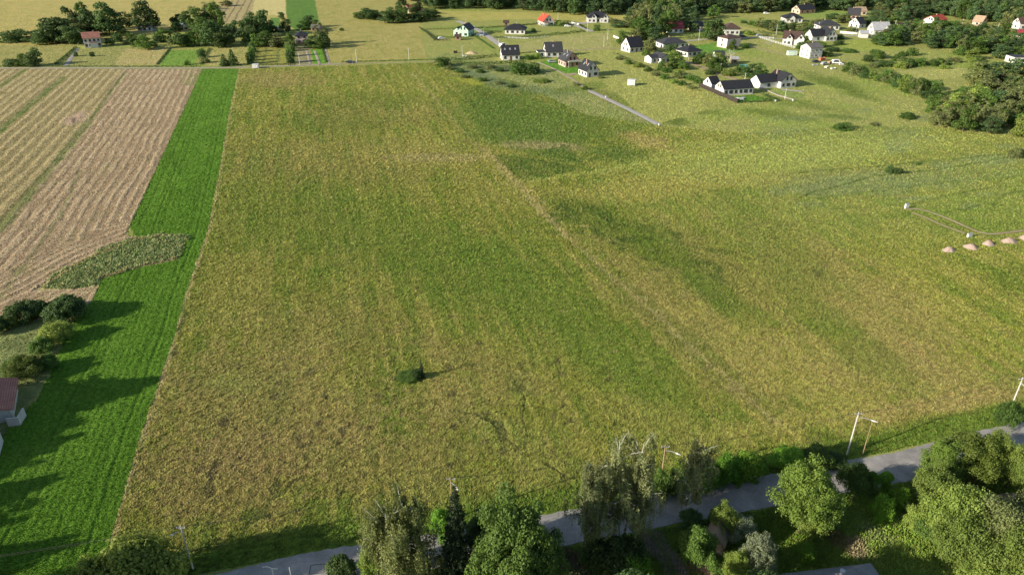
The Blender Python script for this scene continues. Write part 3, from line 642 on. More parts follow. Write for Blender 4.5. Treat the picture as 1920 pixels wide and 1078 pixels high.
conifer('cone_bush', 85, 2.4, 5.6, L_DARK, 14, 20, .4, z0=0)
# near templates (crown and trunk apart)
def near_broad(key, seed, R, Ht, lm, nl, per, s, z0=.15, bm=None, lobr=.30, rag=.3, rad=None):
    v, e = broad_crown(seed, R, Ht * (1 - z0), Ht * z0, nl, per, s, lobr, rag=rag)
    template(key, v, trunk_mb(seed, Ht, rad or Ht * .022, e, Ht * .7), lm, bm or BARK, R, Ht)
near_broad('oak', 101, 6.2, 13, L_MID, 170, 290, .25, .08, lobr=.165, rag=.35); near_broad('lime', 102, 5, 11, L_DARK, 120, 280, .25, .08, lobr=.18, rag=.35)
near_broad('ash', 103, 4.2, 9, L_ASH, 120, 230, .19, .05, lobr=.18, rag=.6); near_broad('ash2', 104, 4.2, 9, L_LITE, 120, 220, .19, .05, lobr=.18, rag=.6)
near_broad('apple', 105, 3.0, 5.2, L_MID, 80, 190, .17, .08, lobr=.21, rag=.4); near_broad('willow', 106, 3.0, 5.6, L_SILV, 80, 180, .16, .06, GBARK, .21, .6)
near_broad('bush', 107, 2.6, 3.2, L_MID, 70, 180, .19, -.12, lobr=.23, rag=.5); near_broad('bush2', 108, 2.6, 3.2, L_BRIT, 70, 180, .19, -.12, lobr=.23, rag=.5)
near_broad('bush3', 109, 2.6, 3.4, L_LITE, 70, 180, .17, -.12, lobr=.23, rag=.5); near_broad('maple', 110, 2.2, 5.2, L_BRIT, 34, 260, .2, .1, lobr=.34)
near_broad('bushd', 111, 2.6, 3.2, L_DARK, 70, 180, .2, -.12, lobr=.23, rag=.5); near_broad('thicket', 112, 4.5, 5.2, L_LITE, 150, 210, .18, -.08, lobr=.17, rag=.6)
near_broad('thicket2', 113, 4.5, 5.0, L_OLIV, 150, 200, .18, -.08, lobr=.17, rag=.6)
conifer('cone', 115, 6.0, 14, L_NEED, 30, 110, .5, True, .04)
conifer('spruce', 114, 3.4, 15, L_NEED, 36, 80, .24, True, .05)
def birch(key, seed, Ht, R, strands, dens, lm, trunks=1, sparse=1.0):
    """white trunk(s), rising limbs, thin twigs that hang in strands"""
    r = np.random.default_rng(seed); mb = MB(); Cs = []; Ns = []
    for t in range(trunks):
        bx, by = (0, 0) if trunks == 1 else (r.uniform(-.5, .5), r.uniform(-.5, .5)); lean = r.uniform(-.08, .08, 2) + (np.array([bx, by]) * .25 if trunks > 1 else 0)
        def tp(f): return np.array([bx + lean[0] * Ht * f + .15 * math.sin(f * 5 + seed), by + lean[1] * Ht * f, Ht * f])
        mb.tube([tp(f) if f else (bx, by, -.3) for f in (0, .12, .3, .5, .7, .86, .98)], [.17, .14, .11, .085, .06, .035, .015], 8)
        nb = int(20 / trunks) + 6
        for i in range(nb):
            f = .22 + .72 * (i + r.random()) / nb; a = i * 2.4 + r.random(); L = R * (1.15 - .75 * f) * (.7 + .5 * r.random())
            s0 = tp(f); up = .75 * L
            e = s0 + np.array([math.cos(a) * L, math.sin(a) * L, up]); mdl = s0 + np.array([math.cos(a) * L * .5, math.sin(a) * L * .5, up * .72])
            mb.tube([s0, mdl, e], [.032 * (1.2 - f), .02, .008], 5)
            for k in range(int(strands)):
                u = .25 + .8 * r.random(); q = s0 + (e - s0) * u + r.normal(size=3) * np.array([.28, .28, .2]) * R * .28
                n = int(dens * (.5 + r.random()) * sparse); D = (.5 + 1.5 * r.random()) * R * .33
                tt = r.random(n); p = q + np.stack([.1 * r.normal(size=n) + .10 * D * tt * math.cos(a), .1 * r.normal(size=n) + .10 * D * tt * math.sin(a), -D * tt], 1)
                Cs.append(p); Ns.append(np.tile([math.cos(a), math.sin(a), .35], (n, 1)) + r.normal(size=(n, 3)) * .6)
    v = cards(np.concatenate(Cs), np.concatenate(Ns), .17, r, 1.3)
    template(key, v, mb, lm, WBARK, R, Ht)
birch('birch_a', 121, 13.5, 4.0, 28, 34, L_BRIR); birch('birch_b', 122, 13.5, 3.6, 22, 26, L_BRIR, 2); birch('birch_c', 123, 12, 3.0, 18, 26, L_BRIR)
birch('birch_w', 124, 12, 4.6, 52, 34, L_OLIV, 2)

NAMES = dict(f='broadleaf_tree')
def plant(key, bx, by, w, ty=None, h=None, label=None, cat='tree', group=None, name=None, z=0.0):
    """set a tree with its foot at survey point (bx,by); w = crown width in survey px, ty = survey row of its top"""
    cm, tm, R, Ht = TPL[key]; x, y = G(bx, by); sc = ppm(bx, by)
    if h is None: h = top_h(bx, by, ty) * 1.0
    h = max(h, .6); rw = w / sc / 2; s = rw / R / .93; sz = h / Ht / .97
    rz = rng.random() * 6.28
    if tm is None:
        o = link(name or 'broadleaf_tree', cm, None, (x, y, z), rz, (s, s, sz)); tag(o, label, cat, group); return o
    root = empty(name or 'broadleaf_tree', (x, y, z), rz, (s, s, sz)); tag(root, label, cat, group)
    link('trunk', tm, root); link('crown', cm, root); return root

# ------------------------------------------------------------------ trees along the lane in front
def N(key, bx, by, w, ty, label, name='broadleaf_tree', cat='tree', group=None): return plant(key, bx, by, w, ty, None, label, cat, group, name)
N('birch_w', 770, 1120, 136, 936, 'large weeping birch with long hanging twigs, left of the dark spruce on the lane', 'birch_tree')
N('spruce', 862, 1120, 92, 915, 'dark narrow spruce between the weeping birch and the big round broadleaf tree', 'spruce_tree')
N('oak', 970, 1145, 158, 934, 'big dark round broadleaf tree with sunlit lower crown, right of the spruce')
N('lime', 925, 1060, 90, 950, 'dark bushy tree leaning against the back of the big round broadleaf tree')
N('maple', 835, 1015, 44, 948, 'small bright green tree peeping out left of the dark spruce')
N('birch_a', 1108, 1035, 92, 876, 'drooping birch at the left of the birch clump covering the lane', 'birch_tree')
N('birch_b', 1160, 1030, 110, 848, 'tallest forked birch with bare white tops in the birch clump', 'birch_tree')
N('birch_a', 1190, 1020, 70, 862, 'birch at the right of the clump, its foliage ending above the lane', 'birch_tree')
N('birch_c', 1287, 966, 78, 833, 'single slender birch with white trunk standing alone before the lane', 'birch_tree')
N('bushd', 1170, 1075, 90, 1010, 'dark shaded bush under the birch clump', 'shrub', 'shrub'); N('bushd', 1120, 1062, 60, 1005, 'dark shaded bush beside the bare garden patch', 'shrub', 'shrub')
N('bush2', 1185, 1095, 62, 1040, 'bright green bush lit by the sun below the birch clump', 'shrub', 'shrub')
N('bushd', 1295, 988, 44, 955, 'dark bush at the foot of the single slender birch', 'shrub', 'shrub')
N('apple', 1305, 1068, 66, 988, 'round green apple tree left of the little stone gable'); N('ash2', 1350, 1008, 52, 942, 'light green tree behind the stone gable, nearest the lane')
N('willow', 1385, 1015, 58, 968, 'grey green tree between the light green tree and the silver tree'); N('willow', 1415, 1085, 62, 996, 'silvery leaved tree in the garden right of the brick rubble')
N('ash2', 1372, 1095, 50, 1030, 'yellowish green bush at the bottom of the garden', 'shrub', 'shrub'); N('bush', 1335, 985, 22, 955, 'small dark bush beside the lane left of the light green tree', 'shrub', 'shrub')
N('bush', 1345, 1075, 36, 1045, 'low green bush below the brick rubble', 'shrub', 'shrub'); N('maple', 1510, 1056, 30, 1020, 'little bright green sapling on the garden lawn', 'sapling', 'sapling')
N('ash', 1497, 1000, 112, 858, 'tall olive green tree overhanging the lane left of the open road bend'); N('ash2', 1520, 1010, 66, 930, 'light green lower tree hugging the tall olive green tree')
N('bush', 1545, 985, 46, 950, 'dark brownish bush right of the tall olive green tree', 'shrub', 'shrub')
N('apple', 1598, 940, 58, 866, 'dark green rounded tree beside the open stretch of lane'); N('maple', 1630, 925, 24, 880, 'slim green sapling right of the dark green rounded tree', 'sapling', 'sapling'); N('maple', 1655, 920, 22, 878, 'slim dark sapling nearest the right part of the lane', 'sapling', 'sapling')
N('bush2', 1645, 975, 36, 922, 'bright green bush in the sunny grass below the lane', 'shrub', 'shrub'); N('bush2', 1682, 955, 34, 910, 'bright green bush beside the pale stone heap', 'shrub', 'shrub')
N('ash', 1800, 905, 110, 812, 'broad dark green tree shading the lane at the right'); N('ash', 1755, 910, 70, 825, 'olive tree at the left of the group shading the lane'); N('ash', 1845, 900, 66, 806, 'olive tree at the right of the group shading the lane')
N('ash2', 1738, 958, 84, 872, 'pale green feathery tree below the shaded tree group'); N('thicket', 1790, 1010, 120, 918, 'yellow green thicket in front of the pale green feathery tree', 'thicket', 'thicket')
N('ash2', 1885, 915, 60, 832, 'yellow green tree at the right edge beside the lane'); N('ash2', 1925, 935, 70, 835, 'yellow green tree cut by the right edge of the view'); N('bush', 1862, 868, 50, 828, 'dark bush on the lane edge before the yellow green trees', 'shrub', 'shrub')
N('thicket2', 1860, 1040, 140, 945, 'greyish olive thicket in the middle of the bottom right overgrowth', 'thicket', 'thicket'); N('thicket', 1800, 1060, 110, 975, 'light green thicket left in the bottom right overgrowth', 'thicket', 'thicket')
N('thicket2', 1925, 1010, 90, 920, 'grey green thicket at the right edge above the corner', 'thicket', 'thicket'); N('thicket', 1900, 1100, 130, 1000, 'light green thicket in the bottom right corner', 'thicket', 'thicket'); N('thicket', 1960, 1080, 110, 975, 'light green thicket past the bottom right corner', 'thicket', 'thicket')
N('bush3', 1720, 985, 50, 950, 'light green bush left of the yellow green thicket', 'shrub', 'shrub'); N('bush3', 1830, 1095, 70, 1040, 'light green bush at the bottom edge beside the round shadow', 'shrub', 'shrub')
N('bush', 1740, 1000, 60, 968, 'green bush at the edge of the white flowered weeds', 'shrub', 'shrub')
# bushes on the field side of the lane
for bx, by, w, ty, k, lb in ((1236, 932, 42, 880, 'bush', 'green roadside bush right next to the birch clump'), (1270, 926, 46, 880, 'bush', 'green roadside bush behind the slender birch'), (1325, 915, 50, 868, 'bush2', 'bright roadside bush just right of the slender birch'),
        (1362, 905, 56, 852, 'bush2', 'bright roadside bush in the middle of the lane hedge'), (1400, 897, 60, 846, 'bush2', 'bright roadside bush at the right end of the lane hedge'), (1478, 878, 60, 838, 'bush2', 'bright roadside bush behind the tall olive green tree'), (1525, 870, 62, 838, 'bush', 'green roadside bush left of the white concrete pole'),
        (1883, 798, 44, 752, 'bush', 'round green bush under the pole with the long brace at the right edge'), (1565, 872, 40, 850, 'bushd', 'dark low bush at the foot of the white concrete pole')):
    N(k, bx, by, w, ty, lb, 'shrub', 'shrub')
N('bush3', 262, 1130, 170, 1026, 'broad light green bush at the bottom left beside the leaning pole', 'shrub', 'shrub'); N('bush3', 190, 1135, 90, 1050, 'light green bush at the bottom left corner of the field', 'shrub', 'shrub')
N('bushd', 640, 1085, 56, 1044, 'dark round bush standing at the lane near the bottom edge', 'shrub', 'shrub'); N('bush3', 695, 1085, 46, 1028, 'thin yellowish bush left of the weeping birch', 'shrub', 'shrub')
# lower left margin
for k, bx, by, w, ty, lb in (('bushd', 130, 600, 66, 553, 'dark round tree at the corner of the stubble field'), ('bushd', 122, 585, 50, 555, 'dark tree just behind the round tree at the stubble corner'), ('bushd', 48, 598, 62, 562, 'dark spreading tree left of the round tree at the stubble corner'), ('bushd', 74, 592, 40, 560, 'dark small tree between the spreading tree and the round tree'),
        ('bushd', -4, 622, 46, 592, 'dark tree cut by the left edge beside the stubble'), ('bush', 80, 662, 40, 634, 'dark green shrub standing in the rough grass on the left'), ('ash', 50, 708, 62, 668, 'olive shrub mass beside the brick roofed barn'), ('bush', 92, 690, 36, 664, 'olive shrub at the crop edge above the barn'),
        ('bush3', 20, 612, 40, 590, 'pale shrub in front of the spreading tree at the left'), ('bush3', 110, 640, 60, 606, 'pale green shrub below the round tree at the stubble corner'), ('bush', 30, 700, 40, 672, 'low shrub behind the brick roofed barn')):
    N(k, bx, by, w, ty, lb, 'shrub', 'shrub')
# just outside the view on the left and below: they throw the long shadows on the crop and the verge
def OFF(key, x, y, w, h, label, name='broadleaf_tree'):
    cm, tm, R, Ht = TPL[key]; s = w / 2 / R
    r0 = empty(name, (x, y, 0), rng.random() * 6, (s, s, h / Ht)); tag(r0, label, 'tree'); link('trunk', tm, r0); link('crown', cm, r0)
def caster(key, tip, h, w, label, name='broadleaf_tree'):
    """a tree beyond the edge of the view whose shadow ends at tip"""
    x, y = G(*tip)
    while True:
        L = h / math.tan(SUN_EL) * .97; bx, by = x - L * math.cos(SUN_AZ), y - L * math.sin(SUN_AZ); q = P(bx, by, h); q2 = P(bx, by, h * .5)
        r = w / 2 * ppm(*P(bx, by)) * .9
        if (q[0] + r * .4 < -10 and q2[0] + r < 0) or q[1] > 1085 or h > 24: break
        h += .5
    OFF(key, bx, by, w, h, label, name)
caster('cone', (294, 712), 14, 27, 'tall pointed spruce left of the brick roofed barn', 'spruce_tree')
for (tx, ty_, hh, ww, lb) in ((120,772,12,9,'leafy tree of the row beyond the left edge, behind the barn'),(95,850,12,11,'leafy tree of the row beyond the left edge, beside the barn'),(60,960,12,11,'leafy tree of the row beyond the left edge, below the barn'),(45,880,12,10,'leafy tree of the row beyond the left edge, level with the barn')): caster('oak', (tx, ty_), hh, ww, lb)
caster('lime', (140, 722), 9, 8, 'broad tree behind the tall spruce left of the barn')
for q, (tx, ty_, hh, ww, k, lb) in enumerate(((175,786,11,7,'lime','broad tree left of the crop near the barn'),(160,812,11,8,'lime','second broad tree left of the crop near the barn'),(100,800,9,8,'ash','olive tree close to the barn gable'),(150,886,10,5,'ash','olive tree left of the crop below the barn'),(70,915,12,10,'lime','wide tree left of the crop below the barn'),(110,900,12,7,'lime','middle tree left of the crop below the barn'),
      (175,1005,9,6,'ash','olive tree below the left end of the crop'),(100,1020,9,8,'lime','wide tree below the left end of the crop'),(300,1050,12,8,'ash','olive tree south of the lane beyond the corner'))): caster(k, (tx, ty_), hh, ww, lb)
for i, (tx, tyy) in enumerate(((385, 1052), (450, 1040), (515, 1030), (580, 1020), (640, 1008), (700, 999), (745, 990))):
    caster('lime' if i % 2 else 'ash', (tx, tyy + 4), 12, 8, '%s tree of the row south of the lane beyond the bottom left corner' % ('first second third fourth fifth sixth seventh'.split()[i]))
caster('lime', (1740, 1036), 10, 13, 'round crowned tree below the bottom edge beside the grey roof'); caster('lime', (1815, 1048), 10, 11, 'second round crowned tree below the bottom edge beside the grey roof'); caster('ash', (1690, 1045), 9, 9, 'olive tree below the bottom edge beside the grey roof')

# ------------------------------------------------------------------ trees and bushes far off (one mesh each)
ORD = 'first second third fourth fifth sixth seventh eighth ninth tenth eleventh twelfth thirteenth fourteenth fifteenth sixteenth seventeenth'.split()
def V(keys, items, label, group=None, cat='tree', name='broadleaf_tree'):
    order = sorted(range(len(items)), key=lambda i: items[i][0])
    for i, (bx, by, w, ty) in enumerate(items):
        lb = (label if len(items) < 2 else label + ', %s from the left' % ORD[order.index(i)]) if isinstance(label, str) else label[i]
        plant(keys[i % len(keys)], bx, by, w, ty, None, lb, cat, group, name)
FD = ['fd0', 'fd1', 'fd2']
V(FD, [(62,80,36,56),(85,82,46,48),(112,80,50,34),(135,82,46,44),(100,70,40,32),(125,70,40,36),(75,76,34,54),(150,78,30,50)], 'dark tree in the clump left of the red roofed white house', 'dark clump left of the red roofed house')
V(['bs0'], [(26,78,46,58)], 'dark low bush alone at the left end of the tree clump', cat='shrub', name='shrub')
V(['fd0','fm1','fo0','fd1','fd2','fd0'], [(136,62,28,6),(162,58,28,4),(150,70,34,34),(172,66,34,14),(206,66,50,6),(192,64,30,24)], 'tall tree in the group behind the red roofed white house', 'tall trees behind the red roofed house')
V(['fo1','fd2'], [(237,52,24,22),(277,56,46,3)], ['small thin tree left of the tall tree behind the grey barn', 'tall dark tree standing behind the grey barn'])
V(['fm0','fm1','fm2'], [(272,93,30,66),(308,78,32,54),(258,88,20,66)], ['round tree on the grass right of the red roofed house', 'tree right of the grey barn', 'smaller tree next to the round tree on the grass'])
V(['bs1','bs0'], [(142,106,8,98),(173,106,8,98)], ['tiny round tree on the grass, left of two in front of the white house', 'tiny round tree on the grass, right of two in front of the white house'], cat='tree', name='small_tree')
V(['fd1','fd0','fd2','fm0','fd1','fd0','fm2','fd2','fd1','fm1','fd0','fd2','fm0'], [(342,88,30,60),(338,52,26,24),(352,56,28,22),(372,60,34,18),(398,58,32,14),(352,86,32,62),(374,86,36,48),(398,88,40,40),(422,88,38,50),(408,60,30,4),(440,80,30,34),(330,60,22,42),(384,72,34,34)], 'dark tree in the wide wood right of the blue roofed shed', 'wood right of the blue roofed shed')
V(['fo0','bo0','bo0'], [(424,12,20,0),(392,18,22,4),(360,22,14,12)], 'grey green bush at the edge of the ploughed plot', 'bushes at the edge of the ploughed plot', 'shrub', 'shrub')
V(['fd0','fd1','fd2','fd0','fd1'], [(462,72,30,30),(480,68,32,22),(497,68,32,20),(470,84,30,44),(488,62,26,24)], 'dark tree in the group left of the green strip', 'dark group left of the green strip')
V(['fm1','fo1','fd1','fm0'], [(500,88,34,58),(520,88,40,62),(512,64,40,46),(484,88,26,66)], 'lower tree beside the white box in the garden', 'garden trees beside the white boxes')
V(['poplar'], [(531,58,12,20),(541,62,10,34)], ['slim poplar at the head of the green strip','shorter slim poplar beside the slim poplar at the green strip'], name='poplar')
V(['fd2','fm0','fo1'], [(581,52,28,30),(569,56,22,40),(592,56,18,40)], 'tree behind the dark roofed pink walled house', 'trees behind the pink walled house')
V(['fm1','fd0','fo0','fd1','fm2'], [(545,92,20,62),(586,90,26,66),(602,84,28,44),(608,90,26,58),(596,92,22,74)], 'tree close around the dark roofed pink walled house', 'trees around the pink walled house')
V(['cone_bush'], [(421,124,22,101),(437,123,26,92)], ['round dark conifer, left of the pair beside the gravel lane','taller pointed conifer, right of the pair beside the gravel lane'], cat='conifer', name='conifer')
V(['fd1','fm0','bs0'], [(66,124,30,90),(46,124,26,102),(26,124,26,111)], ['tallest tree of the bush row beside the lane at the left','middle tree of the bush row beside the lane at the left','low left bush of the row beside the lane at the left'], cat='tree')
V(['bs0','bs1','bo0','bs2'], [(378,108,14,93),(352,122,12,115),(384,118,16,106),(641,58,8,53)], ['small bush at the head of the garden path','low bush by the lane left of the conifers','pale bush beside the garden path','single small round bush in the pale field'], cat='shrub', name='shrub')
V(['bs0','bs1','bs0','bs2'], [(470,120,12,100),(472,108,12,90),(474,98,12,82),(471,114,12,96)], 'dark bush in the hedge row between two garden plots', 'hedge bushes between garden plots', 'shrub', 'shrub')
V(['bs0','bs1','bo0'], [(545,118,14,96),(546,106,14,86),(544,96,14,78)], 'dark bush in the hedge left of the pink walled house', 'hedge left of the pink walled house', 'shrub', 'shrub')
V(FD, [(674,36,22,20),(692,37,34,14),(706,37,24,20)], 'dark tree in the small isolated clump in the pale field', 'isolated clump in the pale field')
V(['fd0','fd1','fm0','fd2','fd0','fd1','fm1','fd2'], [(722,44,26,18),(738,44,30,13),(758,42,30,18),(753,30,24,-6),(775,42,30,22),(795,40,30,16),(812,36,30,18),(780,26,26,8)], 'dark tree in the clump around the red roofed farmstead', 'clump around the red roofed farmstead')
# --- the long wood across the top
def scatter(poly, n, dmin, seed):
    r = random.Random(seed); pts = []; xs = [p[0] for p in poly]; ysz = [p[1] for p in poly]
    t = 0
    while len(pts) < n and t < n * 60:
        t += 1; px = r.uniform(min(xs), max(xs)); py = r.uniform(min(ysz), max(ysz))
        if not inpoly(np.array([px]), np.array([py]), poly)[0]: continue
        x, y = G(px, py)
        if all((x-a)**2 + (y-b)**2 > dmin*dmin for a, b, _, _ in pts): pts.append((x, y, px, py))
    return pts
TONE = {'fw': 'green ', 'fo': 'olive ', 'fm': 'leafy green ', 'fd': 'dark ', 'fl': 'pale green '}
def wood(poly, n, dmin, seed, keys, hr, wr, label, group):
    r = random.Random(seed + 99)
    pts = scatter(poly, n, dmin, seed); xs = sorted(p[2] for p in pts); a, b = xs[len(xs)//3], xs[2*len(xs)//3]; q = TONE
    for x, y, px, py in pts:
        k = r.choice(keys); plant(k, px, py, r.uniform(*wr) * ppm(px, py), None, r.uniform(*hr), q[k[:2]] + label + (', left part' if px < a else ', middle part' if px < b else ', right part'), 'tree', group, 'broadleaf_tree')
wood([(792,19),(880,17),(985,21),(1040,27),(1155,31),(1155,27),(1040,22),(985,16),(880,12),(792,13)], 26, 6.0, 1, ['fw0','fw1','fd0','fw2','fd1','fw3'], (12, 17), (8, 11), 'tree of the wood front behind the upper hay field', 'front row of the dark wood')
wood([(1195,76),(1180,44),(1200,20),(1260,18),(1300,30),(1300,60),(1270,58),(1235,72)], 36, 7.2, 2, ['fw0','fo0','fw2','fo1','fm1','fw3'], (9, 15), (7, 11), 'tree of the grove behind the cherry red roof', 'grove behind the cherry red roof')
wood([(1290,29),(1400,25),(1640,20),(1640,15),(1400,20),(1290,23)], 24, 6.5, 3, ['fw0','fw1','fw2','fo0','fw3'], (10, 15), (8, 11), 'tree of the wood edge behind the orange brick house', 'wood edge behind the orange brick house')
wood([(1625,50),(1700,44),(1745,34),(1920,34),(1990,60),(1990,28),(1740,24),(1640,30)], 22, 7.5, 4, ['fw0','fw1','fm0','fw2','fo0','fw3'], (8, 12), (9, 12), 'tree of the wood above the right hand red roof', 'wood above the right hand red roof')
wood([(1640,82),(1690,90),(1790,104),(1850,112),(1935,108),(1980,60),(1890,80),(1790,60),(1740,58),(1700,66),(1660,72)], 22, 8, 5, ['fw0','fm0','fm1','fo0','fw3','fd1'], (6, 10), (8, 12), 'tree of the belt below the right hand red roof', 'belt below the right hand red roof')
wood([(1728,236),(1800,250),(1920,264),(2010,270),(2010,150),(1900,150),(1870,180),(1800,210)], 26, 6.5, 6, ['fo0','fm1','fm0','fl0','fw3','fo1'], (6, 9.5), (6, 9), 'tree of the grove at the right edge', 'grove at the right edge')
V(['fo0','fw0','fd1','fo1'], [(1835,158,50,118),(1875,160,60,112),(1910,158,60,110),(1850,172,44,140)], 'grey green tree in the low group at the right edge', 'grey green group at the right edge')
V(['fl0'], [(1825,112,26,90)], 'pale yellow green round tree in front of the right hand wood')
# one mass behind the front rows, nobody could count it
def tree_mass(name, poly, dmin, seed, keys, label, smin=.8, smax=1.25):
    wp = W(poly); r = np.random.default_rng(seed); xs = [p[0] for p in wp]; yy = [p[1] for p in wp]
    gx, gy = np.meshgrid(np.arange(min(xs), max(xs), dmin), np.arange(min(yy), max(yy), dmin)); gx = gx.ravel() + r.uniform(-.42, .42, gx.size) * dmin; gy = gy.ravel() + r.uniform(-.42, .42, gy.size) * dmin
    k = inpoly(gx, gy, wp); pts = [(float(a), float(b), 0, 0) for a, b in zip(gx[k], gy[k])]
    me = bpy.data.meshes.new(name + '_points'); me.from_pydata([(x, y, 0) for x, y, _, _ in pts], [], []); o = link(name, me); tag(o, label, 'wood', None, 'stuff')
    ng = bpy.data.node_groups.new(name, 'GeometryNodeTree'); ng.interface.new_socket('Geometry', in_out='INPUT', socket_type='NodeSocketGeometry'); ng.interface.new_socket('Geometry', in_out='OUTPUT', socket_type='NodeSocketGeometry')
    gi = ng.nodes.new('NodeGroupInput'); go = ng.nodes.new('NodeGroupOutput'); ins = ng.nodes.new('GeometryNodeInstanceOnPoints')
    c = bpy.data.collections.new(name + '_kinds')
    for k in keys:
        q = bpy.data.objects.new('tree_kind', TPL[k][0]); c.objects.link(q)
    ci = ng.nodes.new('GeometryNodeCollectionInfo'); ci.inputs['Collection'].default_value = c; ci.inputs['Separate Children'].default_value = True; ci.inputs['Reset Children'].default_value = True
    ins.inputs['Pick Instance'].default_value = True
    rv = ng.nodes.new('FunctionNodeRandomValue'); rv.data_type = 'FLOAT_VECTOR'; rv.inputs[0].default_value = (0, 0, 0); rv.inputs[1].default_value = (0, 0, 6.28)
    rs = ng.nodes.new('FunctionNodeRandomValue'); rs.data_type = 'FLOAT'; rs.inputs[2].default_value = smin; rs.inputs[3].default_value = smax
    L = ng.links.new; L(gi.outputs[0], ins.inputs['Points']); L(ci.outputs[0], ins.inputs['Instance']); L(rv.outputs[0], ins.inputs['Rotation']); L(rs.outputs[1], ins.inputs['Scale']); L(ins.outputs[0], go.inputs[0])
    md = o.modifiers.new('trees', 'NODES'); md.node_group = ng
tree_mass('far_wood', [(780,13),(880,12),(985,16),(1040,22),(1155,26),(1200,20),(1290,22),(1400,19),(1640,15),(1640,-30),(2300,-30),(2300,-75),(700,-75)], 8.5, 11, ['fw0','fw1','fw2','fw3','fd0','fs0'], 'dark mass of the far wood reaching back behind its front rows')
tree_mass('hill_wood', [(1642,30),(1740,26),(1785,34),(1810,44),(1850,44),(1885,50),(1990,56),(2300,60),(2300,-60),(1642,-60)], 8.5, 12, ['fw0','fw1','fm1','fw2','fo0'], 'green mass of woodland in the upper right corner behind its front trees')
tree_mass('belt_wood', [(1650,74),(1700,82),(1790,96),(1850,104),(1935,100),(2100,90),(2100,52),(1980,60),(1890,76),(1790,60),(1740,58),(1700,66)], 8.5, 13, ['fm0','fo0','fm1','fw0'], 'belt of crowding trees below the right hand red roof', .55, .85)
tree_mass('grove_wood', [(1740,232),(1800,242),(1920,255),(2100,262),(2100,130),(1925,130),(1900,152),(1870,180),(1800,212)], 6.5, 14, ['bs1','fo0','bo0','fm1'], 'grove thicket at the right edge below the meadows', .5, .8)
# bushes scattered over the right hand meadows
def bushes(items, label, group): V(['bs1','bo0','bs2','bs0','bl0'], items, label, group, 'shrub', 'shrub')
r5 = random.Random(5)
bushes([(1590+i*11.5, 134+i*3.6+r5.uniform(-5,4), r5.uniform(16,27), 134+i*3.6-r5.uniform(9,17)) for i in range(17)], 'bush in the diagonal row crossing the right hand meadows', 'diagonal row of bushes')
bushes([(1660+i*9, 152+i*2.2+r5.uniform(-3,6), r5.uniform(20,30), 140+i*2.2-r5.uniform(4,9)) for i in range(11)], 'bush in the thick lower part of the diagonal row', 'thick part of the diagonal row')
bushes([(r5.uniform(1640,1830), r5.uniform(100,128), r5.uniform(14,28), 0) for i in range(26)], 'bush scattered on the grass below the right hand wood', 'bushes below the right hand wood') if False else None
for i in range(28):
    bx = r5.uniform(1625, 1835); by = r5.uniform(100, 129); plant(['bs1','bo0','bs2','bl0','bs0'][i % 5], bx, by, r5.uniform(14, 26), by - r5.uniform(7, 14), None, 'bush scattered below the right hand wood, ' + ('left' if bx < 1690 else 'middle' if bx < 1760 else 'right') + (' back row' if by < 114 else ' front row'), 'shrub', 'bushes below the right hand wood', 'shrub')
for i in range(22):
    bx = r5.uniform(1745, 1900); by = 205 + (bx - 1745) * -.28 + r5.uniform(-14, 26); plant(['bs1','bo0','fm0','bl0','fo0'][i % 5], bx, by, r5.uniform(18, 32), by - r5.uniform(10, 20), None, 'bush at the upper fringe of the grove at the right edge, ' + ('left' if bx < 1790 else 'middle' if bx < 1845 else 'right') + ' part', 'shrub', 'fringe of the right edge grove', 'shrub')
bushes([(1580,243,32,233),(1640,235,16,230),(1700,222,26,212)], ['dark flat bush alone on the meadow ridge','small bush right of the flat bush on the ridge','bush left of the grove at the right edge'], None)
V(['bs0','bs0','bs1','bo0','bs0'], [(1666,324,12,311),(1682,325,14,315),(1720,309,7,304),(1903,294,24,278),(1922,292,14,281)], ['upright dark bush, left of two in the right meadow','spreading dark bush, right of two in the right meadow','tiny bush beside the field track','round bush near the right edge of the meadow','bush cut by the right edge of the meadow'], cat='shrub', name='shrub')
V(['bs1','bs0','bl0','bs2','bs1'], [(985,136,52,119),(995,138,30,126),(1014,154,28,148),(973,134,30,120),(830,124,30,110)], ['broad dark bush left of the brick gabled house','dark bush beside the broad bush below the black roofed house','low flat bush in the wild grass','bush in front of the broad dark bush','bush at the left end of the hedge by the black roofed house'], cat='shrub', name='shrub')
# hedges near the houses
def hedge(pts, w, h, label, mat=L_DARK, s=.42, dens=26):
    pl = [Vector((*G(*p), 0)) for p in pts]; r = np.random.default_rng(abs(int(pts[0][0]))); Cs = []; Ns = []
    for a, b in zip(pl[:-1], pl[1:]):
        L = (b - a).length; n = int(L * dens); t = r.random(n); dv = np.array(b - a); nv = np.array([-dv[1], dv[0], 0]) / L
        th = r.random(n) * math.pi; hh = h * (.72 + .5 * pn(t * L / 2.2 + a.x, t * 0 + a.y, 3)); ww = w * .5 * (1 + .35 * pn(t * L / 1.7, t * 0 + 3.3, 4))
        rr_ = .8 + .3 * r.random(n)
        p = np.array(a) + dv * t[:, None] + nv * (np.cos(th) * ww * rr_)[:, None]; p[:, 2] = np.sin(th) ** .6 * hh * rr_ * r.random(n) ** .25
        Cs.append(p); Ns.append(nv * np.cos(th)[:, None] + np.array([0, 0, 1]) * np.sin(th)[:, None] + r.normal(size=(n, 3)) * .5)
    v = cards(np.concatenate(Cs), np.concatenate(Ns), s, r); o = link('hedge', mesh_np('hedge', v, np.arange(len(v)).reshape(-1, 4), [mat])); tag(o, label, 'hedge')
hedge([(822,112),(850,114),(880,112),(932,106)], 2.5, 2.4, 'dark hedge running left from the black roofed house'); hedge([(845,118),(880,121),(925,120),(985,116)], 5, 1.6, 'overgrown green hedge below the black roofed house', L_MID)
